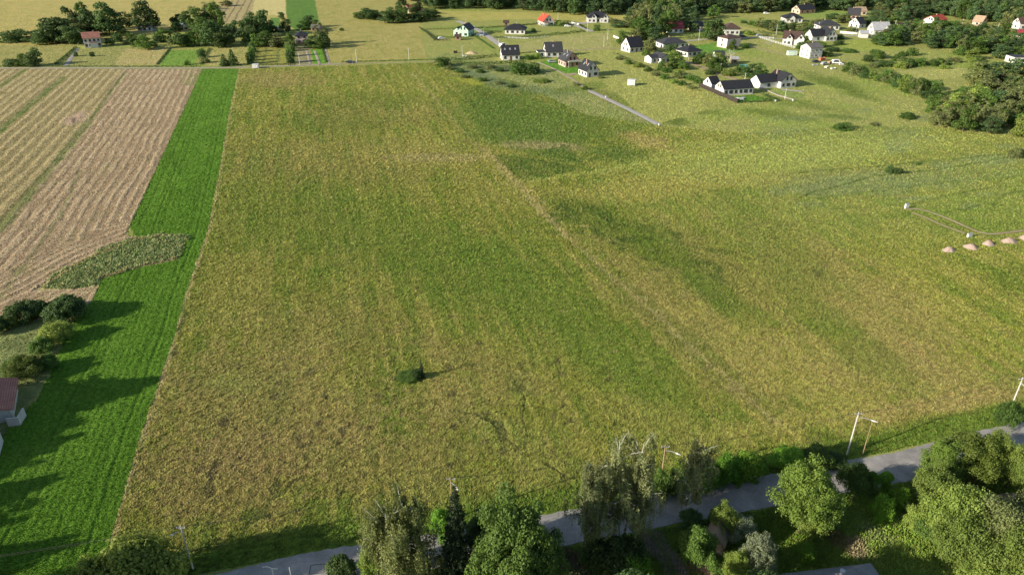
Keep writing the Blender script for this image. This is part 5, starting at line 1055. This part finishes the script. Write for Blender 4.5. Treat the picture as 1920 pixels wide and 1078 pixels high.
HS('low white roofed shed beside the bare grey tree', (1341,112), (1358,112), 6, 2.6, 1.4, 'x', WHITE, R_DK, 1, 0, name='shed', cat='shed'); HS('little pale roofed shed right of the bare grey tree', (1372,120), (1384,120), 4, 2.4, .8, 'x', WOOD, R_LG, 1, 0, name='shed', cat='shed')
HS('small brown roofed garden hut by the mint green house', (853,76), (864,76), 4, 2.2, 1.0, 'x', WOOD, R_BRN, 1, 0, name='hut', cat='hut'); HS('small brown hut in the hedge behind the hipped bungalow', (944,49), (954,49), 4, 2.2, 1.2, 'x', WOOD, R_BRN, 1, 0, name='hut', cat='hut')
# near buildings cut by the frame
def barn_near():
    x0, y0 = G(24, 770, 1.9); x1, y1 = G(34, 710, 1.9); D = math.hypot(x1 - x0, y1 - y0) - 1.0; ra = math.atan2(x0 - x1, y1 - y0); root = empty('barn', (x0 - 6.2 * math.cos(ra) , y0 + .4 - 6.2 * math.sin(ra), 0), ra); tag(root, 'barn with weathered brick red tiled roof at the left edge beside the crop', 'barn')
    block(root, 0, 0, 5.6, D, 2.2, .85, 'y', CONCR, R_OLD, .6); window(root, 'f', 3, 1.5, 1.2, 1.2, 5.6, D, FRAMEW); window(root, 'r', D/2, 1.5, 1.2, 1.2, 5.6, D, FRAMEW)
    link('ridge_cap', MB().tube([(2.8,-.4,3.32),(2.8,D+.4,3.32)], .16, 6).mesh('ridge_cap', ZINC), root)
barn_near()
x, y = G(13, 826, 2.4); root = empty('outbuilding', (x - 7, y - .5 - 2.5, 0), math.radians(24)); tag(root, 'grey flat roofed outbuilding in front of the brick roofed barn', 'outbuilding')
block(root, 0, 0, 6.0, 3.6, 2.3, .25, 'flat', WHITE, simple_mat('felt_roof', (.40,.39,.37), .9), .3)
xx, yy = G(16, 800); tag(MB().box(0,1.8,0,.22,-.2,1.6).box(1.58,1.8,.223,2.6,-.2,1.6).build('garden_wall', CONCR, None, (xx, yy, 0), math.radians(12)), 'short broken pale wall at the corner of the barn', 'wall')
def near_roof():
    x, y = G(1560, 1044, 6.5); root = empty('house', (x, y, 0), math.radians(8)); tag(root, 'dark grey sheet roof with two light vents at the bottom edge', 'house')
    # hipped roof, ridge ends near the lane
    w = MB().box(-7, 5.2, -11, -.4, -.3, 4.0); link('wall', w.mesh('wall', GREYW), root)
    v = [(-7.8,-12,3.95),(5.8,-12,3.95),(5.8,.4,3.95),(-7.8,.4,3.95),(-7.8,-12,4.15),(5.8,-12,4.15),(5.8,.4,4.15),(-7.8,.4,4.15),(-.6,-7,6.9),(-.6,-2.6,6.9)]
    r = link('roof', MB().add(v, [(3,2,1,0),(0,1,5,4),(1,2,6,5),(2,3,7,6),(3,0,4,7),(4,5,8),(5,6,9,8),(6,7,9),(7,4,8,9)]).mesh('roof', roofm('slate_sheet', (.20,.20,.215), .55, 6)), root)
    for px, py, pz in ((-.4,-2.7,7.1),(-5.2,-1.4,4.9)): link('vent', MB().tube([(px,py,pz-.5),(px,py,pz+.2)], .22, 8).tube([(px,py,pz+.205),(px,py,pz+.35)], .32, 8).mesh('vent', ZINC), r)
near_roof()
x, y = G(872, 1085, 5.5); root = empty('house', (x-4, y-7, 0), 0); tag(root, 'dark roofed house below the spruce of which the chimney shows', 'house'); w_, r_ = block(root, 0, 0, 8, 8, 3.0, 2.2, 'x', WHITE, R_BRN)
link('chimney', MB().box(3.7,4.4,3.7,4.4,4,6.7).box(3.6,4.5,3.6,4.5,6.703,6.8).box(3.85,4.25,3.85,4.25,6.803,6.95).mesh('chimney', brick('pale_chimney', (.55,.36,.30), (.6,.42,.36))), r_)
x, y = G(1338, 1030); root = empty('shed', (x-1.4, y, 0), math.radians(-30)); tag(root, 'little stone shed with a sunlit pale gable between the garden trees', 'shed'); block(root, 0, 0, 2.4, 4.2, 1.8, 1.7, 'y', BEIGE, R_TAN, .25); window(root, 'f', 1.2, 1.0, .8, 1.6, 2.4, 4.2, FRAMED, 'door', DOORM)

# ------------------------------------------------------------------ poles and wires
def pole(label, bx, by, h, mat, r=.14, arm=None, lamp=False, lean=0, brace=False, group=None, name='utility_pole', cross=True, small=False, x=None):
    xx, yy = G(bx, by); root = empty(name, (xx, yy, 0)); tag(root, label, 'pole', group)
    pts = [(0, 0, -.3), (lean * .5, 0, h * .5), (lean, 0, h)]
    link('shaft', MB().tube(pts, [r, r * .82, r * .6], 8).mesh('shaft', mat), root)
    if cross:
        cw = .9 if small else .55; c = MB().box(-cw+lean, cw+lean, -.04, .04, h-.45, h-.36)
        link('crossarm', c.mesh('crossarm', ZINC), root)
        if not small:
            for q in (-.5, -.18, .18, .5): link('insulator', MB().tube([(q+lean,0,h-.358),(q+lean,0,h-.2)], [.045,.035], 6).mesh('insulator', PAINTW), root)
    if lamp:
        dx, dy = lamp if isinstance(lamp, tuple) else (1, -1)
        a = link('lamp_arm', MB().tube([(lean*.8, 0, h-1.0), (lean*.8+dx*.9, dy*.9, h-.75), (lean*.8+dx*1.5, dy*1.5, h-.78)], .04, 6).mesh('lamp_arm', ZINC), root)
        link('lamp_head', MB().tube([(lean*.8+dx*1.45, dy*1.45, h-.80), (lean*.8+dx*1.8, dy*1.8, h-.84), (lean*.8+dx*2.2, dy*2.2, h-.86)], [.06, .13, .04], 8).mesh('lamp_head', PAINTW), a)
    if brace: link('brace', MB().tube([(lean*.8, 0, h-1.1), (lean*.8 + 3.9, -.5, h - 3.4)], .11, 7).mesh('brace', mat), root)
    return (xx + lean, yy, h)
tops = []
tops.append(pole('leaning grey pole with small lamp at the bottom left of the field', 362, 1066, 7.6, CONCR, .12, lamp=(-.5,-.4)))
tops.append(pole('pole with white lamp rising behind the dark spruce', 849, 972, 7.6, WOOD, .13, lamp=(.5,-.7)))
tops.append(pole('wooden pole with short lamp arm between the birch clump and the slender birch', 1238, 912, 7.8, WOOD, .14, lamp=(.9,-.5)))
tops.append(pole('white concrete pole with lamp arm standing at the lane edge of the meadow', 1588, 852, 8.2, CONCR, .13, lamp=(1.1,-.6)))
p5 = pole('thin brown wooden post just right of the white concrete pole', 1617, 853, 6.4, simple_mat('raw_timber', (.30,.21,.12), .85, .2), .07, cross=False)
tops.append(pole('white pole with a long slanting brace at the right edge of the meadow', 1888, 782, 8.0, CONCR, .13, brace=True))
def wire(a, b, sag): return [tuple(Vector(a).lerp(Vector(b), t / 12) + Vector((0, 0, -sag * 4 * (t/12) * (1 - t/12)))) for t in range(13)]
WIREM = simple_mat('black_cable', (.02,.02,.02), .6)
ext = [(tops[0][0] - 60, tops[0][1] - 12, 8)] + tops + [(tops[-1][0] + 45, tops[-1][1] + 14, 8)]
for i, (a, b) in enumerate(zip(ext[:-1], ext[1:])):
    mb = MB()
    for q in (-.5, .5): mb.tube(wire((a[0]+q, a[1], a[2]-.12), (b[0]+q, b[1], b[2]-.12), .9), .022, 4, False)
    tag(mb.build('power_line', WIREM), ('cable pair leaving the leaning grey pole towards the left edge','cables between the leaning grey pole and the pole behind the spruce','cables from the pole behind the spruce to the wooden lamp pole','cables between the wooden lamp pole and the white concrete pole','cables between the white concrete pole and the braced pole','cables leaving the braced pole at the right edge')[i], 'cable')
for bx, by, ty, lb in ((562,122,99,'pale post at the lane below the black hipped house'),(669,119,93,'white pole at the track, left of two in the pale field'),(767,114,90,'white pole at the track, right of two in the pale field'),(867,108,86,'white pole beside the rubble at the track end'),(874,57,36,'white pole at the head of the upper street'),(907,70,58,'short pole beside the parked white car'),(935,87,72,'pole beside the white van on the upper street'),
    (1046,37,24,'pole at the wood edge beside the orange red roof'),(1101,61,42,'tall white pole at the end of the villa lane'),(1139,75,55,'white pole in the meadow, right of two near the sandy track'),(1132,88,68,'white pole in the meadow, left of two near the sandy track'),(1178,72,62,'pole behind the steep black roof'),(1226,76,58,'grey pole between the red roof and the trees'),(1310,77,50,'tall white pole on the upper street before the dark trees'),
    (1350,137,119,'short pale pole beside the sandy track'),(1396,153,137,'pale pole beside the sandy drive of the long white house'),(1291,113,103,'thin pole in front of the small hipped bungalow'),(1455,66,47,'white pole behind the villa with tall windows'),(1604,63,52,'pole in front of the white house in the trees'),(1675,62,38,'slanting white pole right of the grey roofed white house'),(1804,46,36,'white pole in the wood right of the red roof'),(1870,58,44,'white pole in the wood near the crimson roof'),(1534,56,42,'white pole before the hipped house with skylights'),(1471,187,167,'white flagpole on a round base before the lawn')):
    pole(lb, bx, by, top_h(bx, by, ty), PAINTW if 'white' in lb else CONCR, .12, cross=True, small=True)
# ------------------------------------------------------------------ small buildings, boxes, vehicles
def container(label, bx, by, L, D, h, mat, rz=0, cat='container', name='container'):
    x, y = G(bx, by); root = empty(name, (x, y, 0), rz); tag(root, label, cat)
    mb = MB().box(-L/2, L/2, 0, D, .1, h)
    n = int(L / .5)
    for i in range(n): mb.box(-L/2 + (i+.3) * L/n, -L/2 + (i+.7) * L/n, -.04, -.002, .2, h - .12)
    link('body', mb.mesh('body', mat), root); link('roof', MB().box(-L/2-.06, L/2+.06, -.08, D+.06, h + .003, h+.1).mesh('roof', mat), root)
    window(root, 'f', L * .22, 1.1, .8, min(1.8, h-.4), L, D, FRAMED, 'door', FRAMEW)
    return root
container('white site container alone on the slope below the black roofed gable house', 1183, 161, 3.6, 2.6, 2.5, PAINTW, math.radians(-22))
container('white wrapped box standing at the lane on the meadow corner', 479, 129, 3.2, 2.0, 2.0, PAINTW, 0, 'box', 'storage_box'); container('white box on the garden plot behind the lane', 510, 89, 2.4, 2.0, 2.1, PAINTW, 0, 'box', 'storage_box'); container('narrow white garden shed beside the slim poplars', 523, 58, 2.0, 2.0, 2.5, PAINTW, 0, 'shed', 'garden_shed')
container('pale green polytunnel shed left of the grey cube house', 1486, 105, 5.0, 3.0, 2.2, simple_mat('pale_green_sheet', (.50,.62,.54), .5), 0, 'greenhouse', 'greenhouse'); container('small turquoise shed below the bare grey tree', 1394, 130, 3.4, 2, 1.8, simple_mat('turquoise_sheet', (.10,.42,.36), .5), 0, 'shed', 'garden_shed')
def junction(label, bx, by, h, w):
    x, y = G(bx, by); root = empty('junction_box', (x, y, 0), .3); tag(root, label, 'box')
    link('cabinet', MB().box(-w/2, w/2, -.25, .25, .15, h).mesh('cabinet', PAINTW), root); link('lid', MB().box(-w/2-.05, w/2+.05, -.3, .3, h+.003, h+.09).mesh('lid', ZINC), root); link('foot', MB().box(-w/2+.06, w/2-.06, -.2, .2, -.2, .147).mesh('foot', CONCR), root); link('door', MB().box(-w/2+.08, w/2-.08, -.275, -.252, .25, h-.1).mesh('door', PAINTW), root)
junction('white cabinet at the upper end of the wheel track', 1699, 391, 1.4, 1.1); junction('white cabinet behind the gravel heaps', 1817, 445, 1.0, 1.3); junction('small white cabinet at the end of the paved path', 1236, 236, .9, .6); junction('small white cabinet halfway along the paved path', 1136, 184, .9, .6); junction('white cabinet at the end of the low white wall', 1487, 190, .9, .6); junction('tiny white cabinet at the hedge corner below the long house', 1454, 191, .8, .5)
def heap(label, bx, by, w, h, mat, seed, group=None, name='gravel_heap', cat='heap'):
    x, y = G(bx, by); r = np.random.default_rng(seed); n, k = 40, 16; Vv = []; Q = []
    for i in range(k + 1):
        t = i / k
        for j in range(n):
            a = 6.283 * j / n; rr = w * .5 * t * (1 + .12 * math.sin(a * 2 + seed) + .05 * math.sin(5 * a + seed * 2)); px, py = rr * math.cos(a), rr * math.sin(a) * .8
            z = h * (math.cos(t * math.pi / 2) ** 1.15) * (1 + .10 * float(pn(np.array([px * 1.3 + seed]), np.array([py * 1.3]), 3)[0])) + .06 * r.normal() * (1 - t) - .06 * t; Vv.append((px, py, z))
    for i in range(k):
        for j in range(n): Q.append((i*n+j, (i+1)*n+j, (i+1)*n+(j+1) % n, i*n+(j+1) % n))
    o = link(name, mesh_np(name, Vv, Q, [mat], smooth=False), None, (x, y, 0)); tag(o, label, cat, group)
GRV = simple_mat("pinkish_gravel", (.40,.30,.24), .95, .28, 3.5, .1, bump=.6)
for (bx, by, w, h), lb in zip([(1779,470,3.3,.95),(1820,464,3.8,.9),(1853,458,3.6,1.0),(1892,453,4.2,1.05),(1922,447,3.7,.9)], ['gravel heap at the left end of the row of five','second gravel heap from the left','middle gravel heap of the five','fourth gravel heap from the left','gravel heap cut by the right edge of the view']): heap(lb, bx, by, w, h, GRV, int(bx), 'row of gravel heaps')
heap('long sandy soil heap beside the hedge of the black roofed house', 884, 101, 7, 1.2, simple_mat('sandy_soil', (.40,.31,.19), .95, .25, 2), 3, None, 'soil_heap'); heap('heap of pink rubble in the shaded garden', 1330, 1066, 4.0, .6, simple_mat('brick_rubble', (.36,.22,.16), .95, .4, 4), 8, None, 'rubble_heap'); heap('pale stone heap between the bright green bushes', 1697, 942, 1.8, 1.1, GRV, 9, None, 'stone_heap'); heap('flat pale stone heap below the feathery tree', 1745, 972, 1.8, .5, GRV, 19, None, 'stone_heap'); heap('grey brown brushwood heap at the right edge of the gardens', 1900, 948, 6.0, 1.8, simple_mat('brushwood', (.30,.24,.18), .95, .4, 3), 29, None, 'brushwood_heap')
N('bush', 768, 708, 44, 700, 'low green bush alone in the middle of the meadow', 'shrub', 'shrub')
plant('fs0', 791, 708, 13, 672, None, 'small dark sapling standing right of the lone round bush', 'sapling', None, 'sapling'); N('bushd', 781, 710, 18, 692, 'dark tuft between the lone round bush and the sapling', 'tuft', 'plant')
def car(label, bx, by, rz, mat, van=False, s=1.0):
    x, y = G(bx, by); root = empty('car', (x, y, 0), rz, (s,)*3); tag(root, label, 'van' if van else 'car'); L, Wd, h = (4.9, 1.95, 2.1) if van else (4.4, 1.8, 1.45)
    pr = [(-L/2,.35),(L/2,.35),(L/2,.85),(L/2-.9,1.0),(L/2-1.4,h),(-L/2+.25,h),(-L/2,1.2)] if van else [(-L/2,.35),(L/2,.35),(L/2,.75),(L/2-1.15,.95),(L/2-1.9,h),(-L/2+.75,h),(-L/2+.1,.95)]
    n = len(pr); v = [(a, -Wd/2, z) for a, z in pr] + [(a, Wd/2, z) for a, z in pr]
    link('body', MB().add(v, [tuple(range(n)), tuple(range(2*n-1, n-1, -1))] + [((i+1) % n, i, i+n, (i+1) % n+n) for i in range(n)]).mesh('body', mat), root)
    g = [(L/2-1.22,1.0),(L/2-1.86,h-.08),(-L/2+.9,h-.08),(-L/2+.4,1.0)]
    for sd in (-1, 1):
        yy = sd * (Wd/2 + .012); gv = [(a, yy, z) for a, z in g] + [(a, yy - sd*.02, z) for a, z in g]; link('side_window', MB().add(gv, [(0,1,2,3),(7,6,5,4),(0,4,5,1),(1,5,6,2),(2,6,7,3),(3,7,4,0)]).mesh('side_window', GLASS), root)
        for wxp in (-L/2+.85, L/2-.85):
            wh = link('wheel', MB().tube([(wxp, sd*(Wd/2-.12), .32), (wxp, sd*(Wd/2+.04), .32)], .32, 12).mesh('tyre', FRAMED), root); link('rim', MB().tube([(wxp, sd*(Wd/2+.043), .32), (wxp, sd*(Wd/2+.06), .32)], .18, 10).mesh('rim', ZINC), wh)
CARW = simple_mat('white_car_paint', (.78,.78,.77), .25, .03, 1, .5); CARS = simple_mat('silver_car_paint', (.45,.47,.50), .25, .04, 1, .5, .4); CARD = simple_mat('dark_car_paint', (.04,.045,.055), .25, .05, 1, .5)
for a in (('white car parked beside the mint green house', 899, 68, 0, CARW), ('white van parked on the upper street below the bungalow', 943, 88, .9, CARW, True), ('silver car on the lawn before the brick house row', 1035, 118, .1, CARS), ('white van standing in the scrap yard', 1568, 120, -.1, CARW, True), ('dark car parked behind the pink cube house', 1392, 70, 0, CARD), ('silver car parked right of the orange brick yard', 1424, 69, 0, CARS), ('white car below the orange red roofed house', 1064, 51, 0, CARW),
          ('dark car under the tree before the sheds', 1530, 118, .2, CARD), ('silver car in the middle of the scrap yard', 1546, 122, .4, CARS), ('white car beside the mint house hedge', 828, 74, .3, CARW), ('white pickup beside the orange brick house', 1437, 27, 0, CARW), ('dark car behind the track hedge near the white pole', 657, 119, 0, CARD), ('white car on the paved yard by the villa', 1640, 71, 0, CARW)): car(*a)
# scrap yard pieces
rs = random.Random(4)
def crate(label, bx, by, w, d, h, mat, rz, name='pallet_stack'):
    x, y = G(bx, by); root = empty(name, (x, y, 0), rz); tag(root, label, 'pallet stack')
    for i in range(max(2, int(h / .35))): link('pallet', MB().box(-w/2, w/2, -d/2, d/2, i*.35, i*.35+.12).box(-w/2, -w/2+.15, -d/2, d/2, i*.35+.123, i*.35+.345).box(w/2-.15, w/2, -d/2, d/2, i*.35+.123, i*.35+.345).mesh('pallet', mat), root)
for a in (('rust brown stack highest in the scrap yard', 1541, 114, 3, 2.2, 1.9, simple_mat('rust', (.33,.14,.08), .9, .3), .2), ('grey stack left in the scrap yard', 1528, 123, 2.5, 1.4, .9, ZINC, .1), ('pale stack at the bottom tip of the scrap yard', 1562, 130, 2.6, 1.2, .6, PAINTW, .4), ('brown stack right of the silver scrap car', 1555, 120, 2, 1.5, 1.4, WOOD, .6), ('grey stack beside the white scrap van', 1549, 127, 2.4, 1.4, .7, CONCR, .9), ('white stack at the right end of the scrap yard', 1577, 122, 2, 1.2, .8, PAINTW, 0), ('pale stack of boards by the sheds', 1378, 114, 2.2, 1.4, .8, PAINTW, .3),
          ('white building blocks beside the track end rubble', 872, 106, 2.6, 1.2, 1.0, PAINTW, -.4), ('brown stack at the left of the track end rubble', 854, 100, 2, 1.2, 1.4, DARKW, .2)): crate(*a)
def table(bx, by):
    x, y = G(bx, by); root = empty('garden_table', (x, y, 0), .2); tag(root, 'white garden table set on the lawn of the long white house', 'table')
    link('top', MB().box(-1.3, 1.3, -.6, .6, .70, .78).mesh('top', PAINTW), root)
    for a in (-1.1, 1.1):
        for b_ in (-.45, .45): link('leg', MB().box(a-.05, a+.05, b_-.05, b_+.05, 0, .697).mesh('leg', PAINTW), root)
    for k, (a, b_, lb) in enumerate(((-1.9,0,'white bench left of the garden table'), (0,-1.5,'white bench in front of the garden table'), (1.6,1.4,'white bench behind the garden table'))):
        rr = empty('garden_bench', (x + a, y + b_, 0), .3 * k); tag(rr, lb, 'bench'); link('seat', MB().box(-.9,.9,-.25,.25,.40,.46).mesh('seat', PAINTW), rr); link('backrest', MB().box(-.9,.9,.2,.26,.463,.9).mesh('backrest', PAINTW), rr)
        for q in (-.75, .75): link('leg', MB().box(q-.05, q+.05, -.22, .22, 0, .397).mesh('leg', PAINTW), rr)
table(1389, 187)
# ------------------------------------------------------------------ fences and walls
def fence(label, pts, h, mat, solid=True, sp=2.5, name='fence', cat='fence', th=.05):
    root = empty(name, (*G(*pts[0]), 0)); tag(root, label, cat); o = Vector((*G(*pts[0]), 0)); pm = MB(); po = MB(); n = 0
    pl = [Vector((*G(*p), 0)) - o for p in pts]
    for a, b in zip(pl[:-1], pl[1:]):
        L = (b - a).length; d = (b - a) / L; nn = Vector((-d.y, d.x, 0)) * th / 2
        def slab(z0, z1):
            v = [a-nn, b-nn, b+nn, a+nn]; pm.add([(q.x,q.y,z0) for q in v] + [(q.x,q.y,z1) for q in v], [(3,2,1,0),(4,5,6,7),(0,1,5,4),(1,2,6,5),(2,3,7,6),(3,0,4,7)])
        if solid: slab(0.0, h)
        else:
            for z in (.25, .55, .85): slab(h * z, h * z + .10)
        k = int(L / sp)
        for i in range(k + 1):
            p = a + d * min(L, i * sp) ; n += 1
            if n <= 60: link('post', MB().box(-.09, .09, -.09, .09, -.2, h + .08).mesh('post', mat), root, (p.x, p.y, 0), math.atan2(d.y, d.x))
    link('panel', pm.mesh('panel', mat), root)
fence('tall dark board fence on the left side of the long white house', [(1311,163),(1345,178),(1382,194)], 1.9, DARKW); fence('low grey concrete wall running down to the white cabinet', [(1428,166),(1458,180),(1487,188)], .5, GBARK, name='wall', cat='wall', th=.25)
fence('white rail fence around the villa with tall windows', [(1423,72),(1455,82),(1491,92)], 1.3, PAINTW, False, 2.2); fence('white rail fence along the street before the fenced villa', [(1423,72),(1450,74)], 1.3, PAINTW, False, 2.2)
fence('pale wall along the street by the hipped house with skylights', [(1575,63),(1600,65),(1628,66)], 1.4, PAINTW, name='wall', cat='wall', th=.2); fence('pale fence in front of the large white villa', [(1072,45),(1086,48)], 1.3, PAINTW, name='wall', cat='wall', th=.2)
fence('dark wire fence around the mint green house garden', [(786,53),(800,62),(815,77),(845,77)], 1.3, DARKW, False); fence('thin dark garden fence right of the gravel plot', [(540,88),(541,106),(541,125)], 1.4, DARKW, False); fence('pale stone wall right of the meadow lane end', [(1150,70),(1166,77)], 1.2, PAINTW, name='wall', cat='wall', th=.3)
fence('old grey board fence in the shaded garden under the birches', [(1096,1022),(1118,1055),(1134,1082)], 1.3, WOOD); fence('low rail fence before the hipped bungalow garden', [(940,72),(990,74),(1030,70)], 1.1, PAINTW, False)
fence('long wire fence across the far hay field edge', [(800,57),(868,55)], 1.1, DARKW, False)
for i, (bx, by, h) in enumerate(((548, 1090, 4.2), (516, 1092, 4.0))):
    x, y = G(bx, by); root = empty('sign_post' if i == 0 else 'street_lamp', (x, y, 0)); tag(root, ('thin white post at the bottom edge on the lane', 'curved thin lamp post at the bottom edge left of the thin post')[i], ('post', 'street lamp')[i])
    link('shaft', MB().tube([(0,0,-.2),(0,0,2.6)], .05, 6).mesh('shaft', PAINTW), root)
    if i: link('lamp_arm', MB().tube([(0,0,2.6),(-.5,0,2.9),(-1.2,.1,2.7)], .04, 6).tube([(0,0,2.55),(.7,0,2.5)], .04, 6).mesh('lamp_arm', PAINTW), root)
x, y = G(595, 1067); w = MB(); 
for a in (-.9, .9): w.box(a-.06, a+.06, -.7, .7, 0, .006)
for a in (-.7, .7): w.box(-.839, .839, a-.06, a+.06, 0, .006)
o = w.build('road_patch_marking', simple_mat('dark_bitumen', (.09,.085,.085), .9), None, (x, y, .104), .12); tag(o, kind='structure')
